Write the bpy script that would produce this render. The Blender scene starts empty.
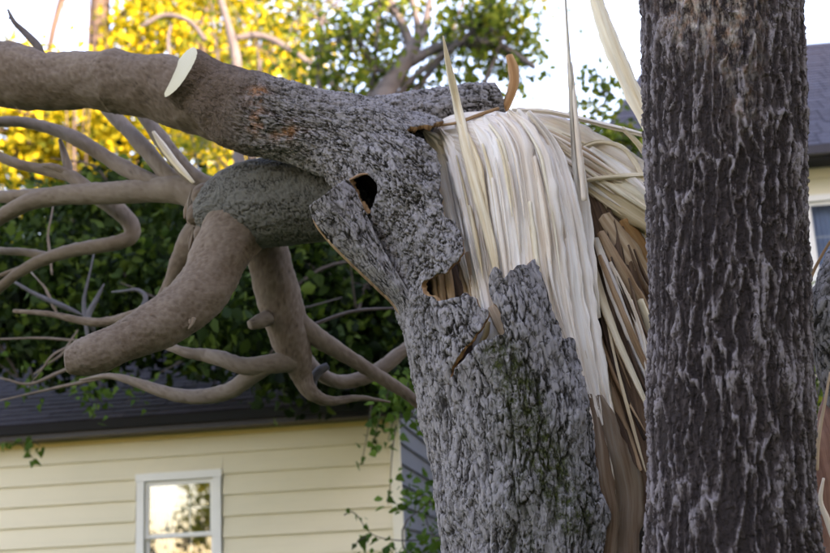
import bpy, bmesh, math, random
import numpy as np
from mathutils import Vector, Matrix
from mathutils.bvhtree import BVHTree

random.seed(7)
RNG = np.random.default_rng(7)
scene = bpy.context.scene
COL = scene.collection
rad = math.radians

# ------------------------------------------------------------------ camera
PITCH, ROLL, LENS = 14.75, 2.9, 50.0
CAM = Matrix.Translation((0, 0, 1.6)) @ Matrix.Rotation(rad(90 + PITCH), 4, 'X') @ Matrix.Rotation(rad(-ROLL), 4, 'Z')
cd = bpy.data.cameras.new('camera')
cd.lens = LENS; cd.sensor_width = 36.0; cd.clip_start = 0.05; cd.clip_end = 3000
cd.dof.use_dof = True; cd.dof.focus_distance = 4.75; cd.dof.aperture_fstop = 2.0
cam = bpy.data.objects.new('camera', cd); cam.matrix_world = CAM
COL.objects.link(cam); scene.camera = cam

# ------------------------------------------------------------------ sky and sun
SUN_AZ, SUN_EL = 140.0, 9.5        # compass style: 0 = +Y (ahead), 90 = +X (right); the sun stands low behind on the right
w = bpy.data.worlds.new('World'); scene.world = w; w.use_nodes = True
nt = w.node_tree; bg = nt.nodes['Background']
sky = nt.nodes.new('ShaderNodeTexSky'); sky.sky_type = 'NISHITA'; sky.sun_disc = False
sky.sun_elevation = rad(SUN_EL); sky.sun_rotation = rad(SUN_AZ)
sky.air_density = 1.0; sky.dust_density = 1.0; sky.ozone_density = 1.0
nt.links.new(sky.outputs[0], bg.inputs[0]); bg.inputs[1].default_value = 0.15
sd = bpy.data.lights.new('sun', 'SUN'); sd.energy = 3.0; sd.angle = rad(0.5); sd.color = (1.0, 0.84, 0.60)
sun = bpy.data.objects.new('sun', sd); COL.objects.link(sun)
sdir = Vector((math.sin(rad(SUN_AZ)) * math.cos(rad(SUN_EL)), math.cos(rad(SUN_AZ)) * math.cos(rad(SUN_EL)), math.sin(rad(SUN_EL))))
sun.rotation_euler = sdir.to_track_quat('Z', 'Y').to_euler()
sun.location = sdir * 60
vs = scene.view_settings
vs.view_transform = 'Standard'; vs.look = 'None'; vs.gamma = 1.0; vs.use_curve_mapping = False
vs.exposure = 3.2
vs.use_white_balance = True; vs.white_balance_temperature = 7300; vs.white_balance_tint = 34   # the camera's own setting for open shade
scene.render.engine = 'CYCLES'
scene.cycles.max_bounces = 6; scene.cycles.transparent_max_bounces = 8

# ------------------------------------------------------------------ helpers: place by ray, noise, meshes
FPX = 830 * LENS / 36.0
CR = CAM.to_3x3(); CO = CAM.translation
def ray(px, py):
    return (CR @ Vector(((px - 415) / FPX, -(py - 276.5) / FPX, -1.0)))
def P(px, py, Y):
    d = ray(px, py); return CO + d * ((Y - CO.y) / d.y)
def mpp(px, py, Y):                      # metres per photo pixel at that point
    return ((Y - CO.y) / ray(px, py).y) / FPX
CINV = np.array(CAM.inverted())
def proj(v):                             # world points (n,3) to photo pixels
    h = v @ CINV[:3, :3].T + CINV[:3, 3]
    return 415 + FPX * h[:, 0] / -h[:, 2], 276.5 - FPX * h[:, 1] / -h[:, 2]

def h3(ix, iy, iz, seed=0):
    n = (ix.astype(np.int64) * 374761393 + iy.astype(np.int64) * 668265263 + iz.astype(np.int64) * 2147483647 + seed * 974711) & 0xffffffff
    n = ((n ^ (n >> 13)) * 1274126177) & 0xffffffff
    n = ((n ^ (n >> 16)) * 2246822519) & 0xffffffff
    return ((n ^ (n >> 15)) & 0xffffff).astype(np.float64) / 16777216.0
_prm = np.random.default_rng(1).permutation(4096); _gr = np.random.default_rng(2).normal(size=(4096, 3)); _gr /= np.linalg.norm(_gr, axis=1)[:, None]
def vn(x, y, z, seed=0):                 # gradient noise, about -1..1
    x, y, z = np.broadcast_arrays(np.asarray(x, float) + seed * 7.31, np.asarray(y, float) - seed * 3.17, np.asarray(z, float) + seed * 5.77)
    ix, iy, iz = np.floor(x).astype(int), np.floor(y).astype(int), np.floor(z).astype(int)
    fx, fy, fz = x - ix, y - iy, z - iz
    ux, uy, uz = (f * f * f * (f * (f * 6 - 15) + 10) for f in (fx, fy, fz))
    r = 0
    for a in (0, 1):
        pa = _prm[(ix + a) & 4095]
        for b in (0, 1):
            pb = _prm[(pa + iy + b) & 4095]
            for c in (0, 1):
                g = _gr[_prm[(pb + iz + c) & 4095]]
                r = r + (ux if a else 1 - ux) * (uy if b else 1 - uy) * (uz if c else 1 - uz) * (g[..., 0] * (fx - a) + g[..., 1] * (fy - b) + g[..., 2] * (fz - c))
    return r * 1.7
def ridged(x, y, z, oct=3, seed=0):
    s, a, f, n = 0, 1.0, 1.0, 0
    for o in range(oct):
        q = 1 - np.abs(vn(x * f, y * f, z * f, seed + o * 13)) * 1.6; s = s + a * np.clip(q, 0, 1) ** 2; n += a; a *= .5; f *= 2.1
    return s / n
def fbm(x, y, z, oct=4, seed=0, gain=.5):
    s, a, f = 0, 1.0, 1.0
    for o in range(oct):
        s = s + a * vn(x * f, y * f, z * f, seed + o * 17); a *= gain; f *= 2.03
    return s
def worley(u, v, nu, seed=0, jit=.9):    # u wraps at nu cells
    iu, iv = np.floor(u), np.floor(v)
    f1 = np.full(u.shape, 9.0); f2 = np.full(u.shape, 9.0); idv = np.zeros(u.shape)
    for a in (-1, 0, 1):
        for b in (-1, 0, 1):
            cu, cv = iu + a, iv + b
            cw = np.mod(cu, nu)
            z0 = np.zeros_like(cw)
            jx = h3(cw, cv, z0, seed + 1); jy = h3(cw, cv, z0, seed + 2); r = h3(cw, cv, z0, seed + 3)
            d = np.hypot(cu + .5 + (jx - .5) * jit - u, cv + .5 + (jy - .5) * jit - v)
            m = d < f1
            f2 = np.where(m, f1, np.minimum(f2, d)); idv = np.where(m, r, idv); f1 = np.where(m, d, f1)
    return f1, f2, idv

def link(name, me, mat, parent=None):
    o = bpy.data.objects.new(name, me); COL.objects.link(o)
    for m in (mat if isinstance(mat, (list, tuple)) else [mat]): me.materials.append(m)
    if parent is not None: o.parent = parent
    return o
def np_mesh(name, V, F, smooth=True, attrs=None, mi=None):
    """V (n,3); F (m,k) one polygon size"""
    me = bpy.data.meshes.new(name); V = np.asarray(V, np.float32); F = np.asarray(F, np.int32)
    me.vertices.add(len(V)); me.vertices.foreach_set('co', V.ravel())
    k = F.shape[1]
    me.loops.add(F.size); me.loops.foreach_set('vertex_index', F.ravel())
    me.polygons.add(len(F)); me.polygons.foreach_set('loop_start', np.arange(0, F.size, k, dtype=np.int32))
    me.update(calc_edges=True)
    if smooth: me.polygons.foreach_set('use_smooth', np.ones(len(F), bool))
    if mi is not None: me.polygons.foreach_set('material_index', np.asarray(mi, np.int32))
    for an, val in (attrs or {}).items():
        val = np.asarray(val, np.float32)
        if val.ndim == 2:
            a = me.attributes.new(an, 'FLOAT_VECTOR', 'POINT'); a.data.foreach_set('vector', val.ravel())
        else:
            a = me.attributes.new(an, 'FLOAT', 'POINT'); a.data.foreach_set('value', val)
    me.validate(); me.update()
    return me
def py_mesh(name, V, F, smooth=False):
    me = bpy.data.meshes.new(name); me.from_pydata([tuple(v) for v in V], [], F)
    if smooth: me.polygons.foreach_set('use_smooth', [True] * len(me.polygons))
    me.update(); return me
class MB:
    def __init__(s): s.v = []; s.f = []
    def box(s, x0, x1, y0, y1, z0, z1):
        n = len(s.v)
        s.v += [(x0,y0,z0),(x1,y0,z0),(x1,y1,z0),(x0,y1,z0),(x0,y0,z1),(x1,y0,z1),(x1,y1,z1),(x0,y1,z1)]
        s.f += [tuple(n + i for i in q) for q in ((0,3,2,1),(4,5,6,7),(0,1,5,4),(1,2,6,5),(2,3,7,6),(3,0,4,7))]
        return s
    def poly(s, pts):
        n = len(s.v); s.v += [tuple(p) for p in pts]; s.f.append(tuple(range(n, n + len(pts)))); return s
    def prism(s, pts, d):                 # polygon extruded along vector d
        n = len(s.v); k = len(pts); d = Vector(d)
        s.v += [tuple(Vector(p)) for p in pts] + [tuple(Vector(p) + d) for p in pts]
        s.f.append(tuple(range(n + k - 1, n - 1, -1))); s.f.append(tuple(range(n + k, n + 2 * k)))
        for i in range(k): j = (i + 1) % k; s.f.append((n + i, n + j, n + k + j, n + k + i))
        return s
    def build(s, name, mat, parent=None, smooth=False): return link(name, py_mesh(name, s.v, s.f, smooth), mat, parent)
def thing(name, label, cat, loc=(0, 0, 0), rz=0, group=None):
    o = bpy.data.objects.new(name, None); COL.objects.link(o); o.empty_display_size = .3
    o.location = loc; o.rotation_euler = (0, 0, rz); o['label'] = label; o['category'] = cat
    if group: o['group'] = group
    return o

def crom(pts, n):                         # Catmull-Rom resample of (k,d) control points by chord length
    pts = np.asarray(pts, float); k = len(pts)
    ext = np.vstack([2 * pts[0] - pts[1], pts, 2 * pts[-1] - pts[-2]])
    ln = np.r_[0, np.cumsum(np.linalg.norm(np.diff(pts[:, :2], axis=0), axis=1) + 1e-9)]
    t = np.interp(np.linspace(0, ln[-1], n), ln, np.arange(k))
    i = np.clip(np.floor(t).astype(int), 0, k - 2); f = (t - i)[:, None]
    a, b, c, d = ext[i], ext[i + 1], ext[i + 2], ext[i + 3]
    return .5 * (2 * b + (c - a) * f + (2 * a - 5 * b + 4 * c - d) * f ** 2 + (3 * b - a - 3 * c + d) * f ** 3)

def pix_path(ctrl, n):
    """control rows (px, py, Y, radius px) -> world centre points and radii in metres"""
    c = crom(ctrl, n)
    C = np.array([P(a[0], a[1], a[2]) for a in c]); R = np.array([a[3] * mpp(a[0], a[1], a[2]) for a in c])
    return C, np.maximum(R, .002)
def tube_grid(C, R, nth):
    """frames by parallel transport; returns V (n,nth,3), outward normals, theta, s"""
    n = len(C); T = np.gradient(C, axis=0); T /= np.linalg.norm(T, axis=1)[:, None]
    N = np.zeros_like(T); ref = np.array([0., -1., 0.])
    a = ref - T[0] * (ref @ T[0]); N[0] = a / np.linalg.norm(a)
    for i in range(1, n):
        a = N[i - 1] - T[i] * (N[i - 1] @ T[i]); N[i] = a / np.linalg.norm(a)
    B = np.cross(T, N)
    th = np.linspace(0, 2 * math.pi, nth, endpoint=False)
    D = N[:, None, :] * np.cos(th)[None, :, None] + B[:, None, :] * np.sin(th)[None, :, None]
    s = np.r_[0, np.cumsum(np.linalg.norm(np.diff(C, axis=0), axis=1))]
    return C[:, None, :] + D * R[:, None, None], D, th, s
def grid_faces(n, nth):
    i = np.arange(n - 1)[:, None]; j = np.arange(nth)[None, :]; j2 = (j + 1) % nth
    return np.stack([(i * nth + j), (i * nth + j2), ((i + 1) * nth + j2), ((i + 1) * nth + j)], -1).reshape(-1, 4)
def sstep(a, b, x):
    t = np.clip((x - a) / (b - a), 0, 1); return t * t * (3 - 2 * t)

# bark reliefs: return displacement (m) and 'cav' (1 = weathered outer face, 0 = inner furrow)
def cyl(th, s, R):
    Rm = float(np.mean(R)); u = (th[None, :] / (2 * math.pi)) * np.ones_like(s)[:, None]; v = s[:, None] * np.ones_like(th)[None, :]
    return u, v, np.cos(th)[None, :] * Rm + 0 * v, np.sin(th)[None, :] * Rm + 0 * v, Rm
def bark_deep(V, th, s, R):
    u, v, x, y, Rm = cyl(th, s, R)
    w0 = fbm(x * 3, y * 3, v * 2.2, 2, 3); w1 = fbm(x * 10, y * 10, v * 5, 3, 13); w2 = fbm(x * 36, y * 36, v * 10, 3, 9); w3 = fbm(x * 90, y * 90, v * 34, 3, 19)
    n1 = 36; f1, f2, i1 = worley(u * n1 + .5 * w0 + .36 * w1 + .14 * w2, v / .46 + .3 * w0 + .12 * w1, n1, 5, .95)
    r1 = np.exp(-((f2 - f1) / (.135 + .04 * w1)) ** 2)
    n2 = 76; g1, g2, i2 = worley(u * n2 + .5 * w0 + .5 * w1 + .22 * w2, v / .19 + .3 * w1, n2, 15, .95)
    r2 = np.exp(-((g2 - g1) / .12) ** 2) * sstep(-.35, .2, vn(x * 9, y * 9, v * 5, 41))
    n3 = 130; k1, k2, i3 = worley(u * n3 + .9 * w1 + .6 * w2 + .2 * w3, v / .055 + .8 * w2, n3, 25, 1.0)
    c3 = np.exp(-((k2 - k1) / .12) ** 2)
    str_ = fbm(x * 130, y * 130, v * 14, 2, 57)
    nick = sstep(.25, .5, vn(x * 14, y * 14, v * 26, 63) + .3 * w3)                # short breaks across the ridges
    top = np.clip(r1 * (.92 + .3 * vn(x * 8, y * 8, v * 3, 47)) * (1 - .35 * nick), 0, 1)
    hgt = .019 * top + .010 * r2 * (1 - .5 * top) + .006 * (i3 - .5) - .003 * c3 + .0025 * w3 + .0012 * str_ + .008 * w0 - .012
    cav = np.clip(.80 * top + .42 * r2 + .30 * (i3 - .5) - .15 * c3 + .16 * w3 + .10 * str_ + .08, 0, 1)
    return hgt, cav
def bark_scaly(V, th, s, R, cell=(.036, .10), amp=1.0, seed=0, long=.5, st=2.5):
    u, v, x, y, Rm = cyl(th, s, R)
    w1 = fbm(x * 6, y * 6, v * 6 / st, 3, 3 + seed); w2 = fbm(x * 24, y * 24, v * 24 / st, 3, 9 + seed); w3 = fbm(x * 90, y * 90, v * 90 / st, 2, 29 + seed)
    n1 = max(6, int(2 * math.pi * Rm / cell[0]))
    f1, f2, i1 = worley(u * n1 + .7 * w1 + .45 * w2 + .1 * w3, v / cell[1] + .8 * w1 + .3 * w2, n1, 5 + seed, 1.0)
    m = sstep(-.15, .3, fbm(x * 14, y * 14, v * 14 / st, 2, 77 + seed))         # cracks come and go
    c1 = np.exp(-((f2 - f1) / .10) ** 2) * (.2 + .8 * m)
    n2 = int(n1 * 2.4)
    g1, g2, i2 = worley(u * n2 + .7 * w2 + .25 * w3, v / (cell[1] * .42) + .7 * w2, n2, 15 + seed, 1.0)
    m2 = sstep(-.1, .25, fbm(x * 26, y * 26, v * 26 / st, 2, 87 + seed))
    c2 = np.exp(-((g2 - g1) / .15) ** 2) * m2
    uu = u * 2 * math.pi; fis = ridged(np.cos(uu) * 4.2 + .30 * w1, np.sin(uu) * 4.2 + .30 * w1 + .06 * w2, v * 1.3 + .3 * w1, 2, 55 + seed)
    fis = sstep(.76, .97, fis) * long * (.3 + .7 * m)
    lift = np.clip(g1, 0, 1)                                                     # flakes stand up at their rims
    hgt = -.015 * c1 - .022 * fis + .010 * (i1 - .5) - .007 * c2 + .009 * (i2 - .5) + .004 * lift + .0022 * w3 + .003 * w2 + .016 * w1
    cav = np.clip(.84 - .8 * c1 - .75 * fis - .6 * c2 + .20 * w3 + .32 * (i2 - .5) + .12 * (i1 - .5), 0, 1)
    return amp * hgt, cav
def bark_smooth(V, th, s, R, seed=0, fine=1.0):
    x, y, z = V[..., 0], V[..., 1], V[..., 2]
    a = fbm(x * 4, y * 4, z * 4, 3, 3 + seed); b = .75 * fbm(x * 48, y * 48, z * 48, 3, 11 + seed, .7)
    pit = sstep(.30, .7, vn(x * 75, y * 75, z * 75, 21 + seed)) * sstep(-.1, .4, vn(x * 9, y * 9, z * 9, 23 + seed))
    rr = np.asarray(R)[:, None]
    return rr * (.10 * a) + fine * (.004 * b - .003 * pit), np.clip(.60 + .32 * b + .2 * a - .35 * pit, 0, 1)

def cap_fan(V2, n, nth, F):               # close both ends with a centre point and triangles (as degenerate-free quads: split later)
    return V2, F
def tube(name, ctrl, mat, parent, nth=24, n=None, relief=bark_smooth, cap=True, **kw):
    L = sum(math.hypot(ctrl[i + 1][0] - ctrl[i][0], ctrl[i + 1][1] - ctrl[i][1]) for i in range(len(ctrl) - 1))
    n = n or max(8, int(L / 4))
    C, R = pix_path(ctrl, n)
    return tube_world(name, C, R, mat, parent, nth, relief, cap, **kw)
def tube_world(name, C, R, mat, parent, nth=24, relief=bark_smooth, cap=True, extra=None, **kw):
    V, D, th, s = tube_grid(C, R, nth); n = len(C)
    if relief:
        h, cav = relief(V, th, s, R, **kw)
        e = np.minimum(R / .03, 1)[:, None]; V = V + D * (h * e)[..., None]
    else: cav = np.full(V.shape[:2], .7)
    Vf = V.reshape(-1, 3); F = grid_faces(n, nth); cv = cav.ravel()
    if cap:                                # rings shrinking inside each end, then a tiny hole closed by two faces' worth of ring
        for e in (0, n - 1):
            base = e * nth; c = C[e]; T = (C[0] - C[1]) if e == 0 else (C[-1] - C[-2]); T = T / np.linalg.norm(T)
            prev = np.arange(base, base + nth)
            for q, (k, o) in enumerate(((.6, .12), (.03, .16))):
                ring = c + (Vf[base:base + nth] - c) * k + T * R[e] * o
                st = len(Vf); Vf = np.vstack([Vf, ring]); cv = np.r_[cv, np.full(nth, .6)]
                cur = np.arange(st, st + nth)
                nx = np.roll(prev, -1); cx = np.roll(cur, -1)
                q4 = np.stack([prev, nx, cx, cur], -1)
                if e == 0: q4 = q4[:, ::-1]
                F = np.vstack([F, q4]); prev = cur
    at = {'cav': cv}
    if extra: at.update({k: f(Vf) for k, f in extra.items()})
    me = np_mesh(name, Vf, F, True, at)
    return link(name, me, mat, parent)

# ------------------------------------------------------------------ materials
class NT:
    def __init__(s, name):
        s.m = bpy.data.materials.new(name); s.m.use_nodes = True; s.t = s.m.node_tree
        s.b = s.t.nodes['Principled BSDF']; s.out = s.t.nodes['Material Output']
        s.b.inputs['Specular IOR Level'].default_value = .25
    def n(s, ty, **kw):
        x = s.t.nodes.new(ty)
        for k, v in kw.items():
            if k in x.inputs: x.inputs[k].default_value = v
            else: setattr(x, k, v)
        return x
    def l(s, a, b): s.t.links.new(a, b)
    def noise(s, vec, scale, detail=4, rough=.55, dist=0):
        x = s.n('ShaderNodeTexNoise'); x.inputs['Scale'].default_value = scale; x.inputs['Detail'].default_value = detail
        x.inputs['Roughness'].default_value = rough; x.inputs['Distortion'].default_value = dist
        if vec is not None: s.l(vec, x.inputs['Vector'])
        return x.outputs['Fac']
    def ramp(s, fac, stops):
        x = s.n('ShaderNodeValToRGB'); e = x.color_ramp.elements
        while len(e) < len(stops): e.new(.5)
        for i, (p, c) in enumerate(stops): e[i].position = p; e[i].color = (*c, 1) if len(c) == 3 else c
        s.l(fac, x.inputs[0]); return x.outputs[0]
    def mix(s, fac, a, b, blend='MIX'):
        x = s.n('ShaderNodeMix', data_type='RGBA', blend_type=blend)
        for k, v in ((0, fac), (6, a), (7, b)):
            if isinstance(v, (int, float)): x.inputs[k].default_value = v
            elif isinstance(v, tuple): x.inputs[k].default_value = (*v, 1)
            else: s.l(v, x.inputs[k])
        return x.outputs[2]
    def math(s, op, a, b=0.0):
        x = s.n('ShaderNodeMath', operation=op)
        for k, v in ((0, a), (1, b)):
            if isinstance(v, (int, float)): x.inputs[k].default_value = v
            else: s.l(v, x.inputs[k])
        return x.outputs[0]
    def attr(s, name): 
        x = s.n('ShaderNodeAttribute', attribute_name=name); return x
    def pos(s): return s.n('ShaderNodeTexCoord').outputs['Object']
    def map(s, vec, scale):
        x = s.n('ShaderNodeMapping'); x.inputs['Scale'].default_value = scale; s.l(vec, x.inputs[0]); return x.outputs[0]
    def bump(s, h, strength=.4, dist=.01):
        x = s.n('ShaderNodeBump'); x.inputs['Strength'].default_value = strength; x.inputs['Distance'].default_value = dist
        s.l(h, x.inputs['Height']); s.l(x.outputs[0], s.b.inputs['Normal'])
    def col(s, c): s.l(c, s.b.inputs['Base Color'])
    def rough(s, v): s.b.inputs['Roughness'].default_value = v

def mat_bark(name, inner, mid, outer, moss=False, stain=False, pale=False, rough=.9, crack=0.0, cs=(1, 1, .4), cscale=42, young=False):
    t = NT(name); p = t.pos(); c = t.attr('cav').outputs['Fac']
    n1 = t.noise(t.map(p, (1, 1, .4)), 55, 4, .65); n2 = t.noise(p, 5, 3)
    f = t.math('ADD', c, t.math('MULTIPLY', t.math('SUBTRACT', n1, .5), .35 + .9 * crack))
    if crack:                              # fine flaking: thin splits and specks of inner bark
        wn_ = t.n('ShaderNodeTexNoise'); wn_.inputs['Scale'].default_value = 30; wn_.inputs['Detail'].default_value = 3; t.l(p, wn_.inputs['Vector'])
        wp = t.mix(.035, p, wn_.outputs['Color'], 'ADD')
        vo = t.n('ShaderNodeTexVoronoi', feature='DISTANCE_TO_EDGE'); vo.inputs['Scale'].default_value = cscale; t.l(t.map(wp, cs), vo.inputs['Vector'])
        vo2 = t.n('ShaderNodeTexVoronoi', feature='F1'); vo2.inputs['Scale'].default_value = cscale * 1.9; t.l(t.map(wp, cs), vo2.inputs['Vector'])
        gate = t.ramp(t.noise(p, 34, 3, .6), [(.40, (0,0,0)), (.58, (1,1,1))])
        ln = t.math('MULTIPLY', t.ramp(vo.outputs['Distance'], [(.0, (1,1,1)), (.12, (0,0,0))]), gate)
        f = t.math('SUBTRACT', f, t.math('MULTIPLY', ln, 1.1 * crack))
        sx_ = t.n('ShaderNodeSeparateColor'); t.l(vo2.outputs['Color'], sx_.inputs[0])
        f = t.math('ADD', f, t.math('MULTIPLY', t.math('SUBTRACT', sx_.outputs[0], .5), .5 * crack))
    col = t.ramp(f, [(.08, inner), (.42, mid), (.85, outer)])
    col = t.mix(t.math('MULTIPLY', n2, .5), col, t.mix(.5, col, mid))
    if young:                              # smooth brown bark on the younger wood near the saw cut
        yc = t.ramp(t.math('ADD', t.math('MULTIPLY', c, .6), t.math('MULTIPLY', t.noise(p, 26, 5, .6), .6)), [(.25, (.045,.030,.021)), (.55, (.120,.084,.062)), (.85, (.190,.145,.115))])
        col = t.mix(t.attr('young').outputs['Fac'], col, yc)
    if moss:
        m = t.math('MULTIPLY', t.attr('moss').outputs['Fac'], t.ramp(t.noise(p, 30, 4, .7), [(.35, (0,0,0)), (.6, (1,1,1))]))
        col = t.mix(m, col, t.ramp(t.noise(p, 90, 3), [(.3, (.016,.019,.005)), (.75, (.062,.070,.014))]))
    if stain:
        m = t.math('MULTIPLY', t.attr('stain').outputs['Fac'], t.ramp(t.noise(p, 16, 4, .6), [(.42, (0,0,0)), (.62, (1,1,1))]))
        col = t.mix(m, col, (.33, .135, .045))
    if pale:
        m = t.math('MULTIPLY', t.attr('pale').outputs['Fac'], t.ramp(t.noise(t.map(p, (1,1,.35)), 22, 4, .7), [(.42, (0,0,0)), (.58, (1,1,1))]))
        col = t.mix(m, col, t.ramp(t.noise(p, 30, 3), [(.35, (.30,.17,.11)), (.6, (.46,.40,.35))]))
    t.col(col); t.rough(rough)
    hb_ = t.noise(t.map(p, (1, 1, .5)), 150, 4, .65)
    if crack: hb_ = t.math('ADD', t.math('SUBTRACT', t.math('MULTIPLY', hb_, .7), ln), t.math('MULTIPLY', sx_.outputs[0], .6))
    t.bump(hb_, .45 if not crack else .8, .004 if not crack else .006)
    return t.m
M = {}
M['bark_deep'] = mat_bark('bark_furrowed', (.022,.015,.014), (.062,.046,.043), (.235,.202,.208), pale=True, crack=.45, cs=(1, 1, .22), cscale=52)
M['bark_scaly'] = mat_bark('bark_scaly', (.022,.018,.015), (.105,.094,.090), (.290,.266,.268), moss=True, stain=True, crack=.42, cs=(1, 1, .42), cscale=44, young=True)
M['bark_limb'] = mat_bark('bark_limb', (.045,.030,.020), (.115,.080,.056), (.190,.145,.110), rough=.85)
M['bark_green'] = mat_bark('bark_lichen', (.028,.026,.022), (.075,.070,.060), (.135,.128,.112))
M['bark_branch'] = mat_bark('bark_branch', (.075,.053,.037), (.150,.112,.083), (.215,.170,.135), rough=.8)
M['bark_far'] = mat_bark('bark_far', (.03,.024,.022), (.07,.055,.048), (.11,.092,.082))
M['bark_pale'] = mat_bark('bark_pale', (.045,.042,.045), (.085,.08,.085), (.13,.125,.13))

def mat_wood(name, a, b, c, dark, rough=.65):
    t = NT(name); fc = t.attr('fc').outputs['Vector']; oi = t.n('ShaderNodeObjectInfo').outputs['Random']
    n1 = t.noise(t.map(fc, (260, 5, 1)), 1, 4, .6); n2 = t.noise(t.map(fc, (60, 2.2, 1)), 1, 3, .5); n3 = t.noise(t.map(fc, (14, 3, 1)), 1, 2)
    col = t.ramp(t.math('ADD', n2, t.math('MULTIPLY', t.math('SUBTRACT', oi, .5), .30)), [(.28, a), (.5, b), (.72, c)])
    st = t.ramp(n1, [(.30, (1,1,1)), (.44, (0,0,0))])
    col = t.mix(t.math('MULTIPLY', st, .35), col, dark)
    col = t.mix(t.math('MULTIPLY', t.ramp(n3, [(.58, (0,0,0)), (.8, (1,1,1))]), .4), col, dark)
    t.col(col); t.rough(rough); t.bump(n1, .5, .004)
    return t.m
M['wood'] = mat_wood('split_sapwood', (.60,.47,.35), (.73,.63,.53), (.80,.74,.68), (.42,.27,.16))
M['wood_yellow'] = mat_wood('split_yellow_wood', (.56,.42,.25), (.70,.58,.40), (.77,.69,.54), (.40,.25,.12))
M['wood_tan'] = mat_wood('torn_tan_wood', (.26,.15,.08), (.42,.28,.17), (.56,.42,.29), (.13,.07,.035))
M['wood_dark'] = mat_wood('dark_heartwood', (.035,.020,.013), (.085,.048,.030), (.17,.10,.06), (.02,.012,.008))
M['inner_bark'] = mat_wood('inner_bark', (.13,.075,.042), (.20,.14,.095), (.24,.20,.16), (.11,.055,.03))
M['brown_nub'] = mat_wood('brown_nub', (.30,.14,.05), (.42,.22,.09), (.5,.29,.13), (.18,.08,.03))

def mat_simple(name, col, rough=.7, var=.0, scale=20, spec=.3):
    t = NT(name); t.rough(rough); t.b.inputs['Specular IOR Level'].default_value = spec
    if var:
        n = t.noise(t.pos(), scale, 4); oi = t.n('ShaderNodeObjectInfo').outputs['Random']
        f = t.math('ADD', t.math('MULTIPLY', n, .6), t.math('MULTIPLY', oi, .4))
        t.col(t.ramp(f, [(.2, tuple(c * (1 - var) for c in col)), (.8, tuple(min(1, c * (1 + var)) for c in col))]))
    else: t.b.inputs['Base Color'].default_value = (*col, 1)
    return t.m
def mat_siding(name, col):
    t = NT(name); p = t.pos(); n = t.noise(t.map(p, (.7, 9, 9)), 4, 4); oi = t.n('ShaderNodeObjectInfo').outputs['Random']
    d = t.noise(p, 1.3, 5, .65)
    c = t.mix(t.math('MULTIPLY', n, .35), col, tuple(x * .86 for x in col))
    c = t.mix(t.math('MULTIPLY', oi, .10), c, tuple(x * .8 for x in col))
    c = t.mix(t.ramp(d, [(.5, (0,0,0)), (.9, (.35,.35,.35))]), c, tuple(x * .62 for x in col))
    t.col(c); t.rough(.55); t.bump(n, .15, .004); return t.m
M['siding'] = mat_siding('cream_siding', (.74, .66, .47))
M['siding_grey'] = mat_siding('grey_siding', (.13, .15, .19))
M['trim'] = mat_simple('cream_trim', (.76, .71, .56), .5, .06, 3)
M['frieze'] = mat_simple('yellow_trim', (.72, .53, .20), .5, .06, 3)
M['white_trim'] = mat_simple('white_trim', (.78, .76, .70), .45, .04, 5)
M['gutter'] = mat_simple('dark_gutter', (.022, .020, .026), .4, .2, 6)
M['roof_deck'] = mat_simple('roof_felt', (.03, .028, .034), .9, .3, 8)
M['shingle'] = mat_simple('dark_shingle', (.024, .020, .028), .85, .55, 40)
M['shingle_blue'] = mat_simple('slate_shingle', (.085, .085, .115), .8, .45, 30)
M['curtain'] = mat_simple('pale_curtain', (.35, .42, .55), .9, .1, 30)
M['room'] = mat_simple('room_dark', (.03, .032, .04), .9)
t = NT('sawn_wood'); p = t.pos()
fc = t.attr('fc').outputs['Vector']
wv = t.n('ShaderNodeTexWave', wave_type='RINGS', rings_direction='Z'); wv.inputs['Scale'].default_value = 28; wv.inputs['Distortion'].default_value = 2.5; wv.inputs['Detail'].default_value = 2
t.l(fc, wv.inputs[0])
t.col(t.mix(t.noise(fc, 14, 4), t.mix(t.math('MULTIPLY', wv.outputs['Fac'], .35), (.50,.45,.30), (.33,.26,.14)), (.48,.44,.32))); t.rough(.7)
M['sawn'] = t.m
def mat_glass(name, refl):
    t = NT(name); g = t.n('ShaderNodeBsdfGlossy'); g.inputs['Roughness'].default_value = .015; g.inputs['Color'].default_value = (.92,.95,1,1)
    tr = t.n('ShaderNodeBsdfTransparent'); tr.inputs['Color'].default_value = (.85,.88,.9,1)
    mx = t.n('ShaderNodeMixShader'); mx.inputs[0].default_value = refl
    t.l(tr.outputs[0], mx.inputs[1]); t.l(g.outputs[0], mx.inputs[2]); t.l(mx.outputs[0], t.out.inputs['Surface']); return t.m
M['glass'] = mat_glass('window_glass', .17)
def mat_leaf(name, cols, trans=.45):
    t = NT(name); a = t.attr('lv').outputs['Fac']
    c = t.ramp(a, [(i / (len(cols) - 1) * .9 + .05, k) for i, k in enumerate(cols)])
    d = t.n('ShaderNodeBsdfPrincipled'); d.inputs['Roughness'].default_value = .65; d.inputs['Specular IOR Level'].default_value = .12
    t.l(c, d.inputs['Base Color'])
    tl = t.n('ShaderNodeBsdfTranslucent'); t.l(t.mix(.5, c, t.mix(1.0, c, (1.0, 1.0, .35), 'MULTIPLY')), tl.inputs[0])
    mx = t.n('ShaderNodeMixShader'); mx.inputs[0].default_value = trans
    t.l(d.outputs[0], mx.inputs[1]); t.l(tl.outputs[0], mx.inputs[2]); t.l(mx.outputs[0], t.out.inputs['Surface']); return t.m
M['leaf_yellow'] = mat_leaf('leaf_yellow', [(.10,.13,.015), (.26,.25,.012), (.42,.36,.012), (.52,.43,.018)])
M['leaf_green'] = mat_leaf('leaf_green', [(.045,.08,.016), (.085,.14,.022), (.15,.21,.028), (.28,.28,.03)])
M['leaf_dark'] = mat_leaf('leaf_dark', [(.004,.010,.003), (.010,.024,.004), (.024,.050,.008), (.07,.11,.014)], .35)
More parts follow.
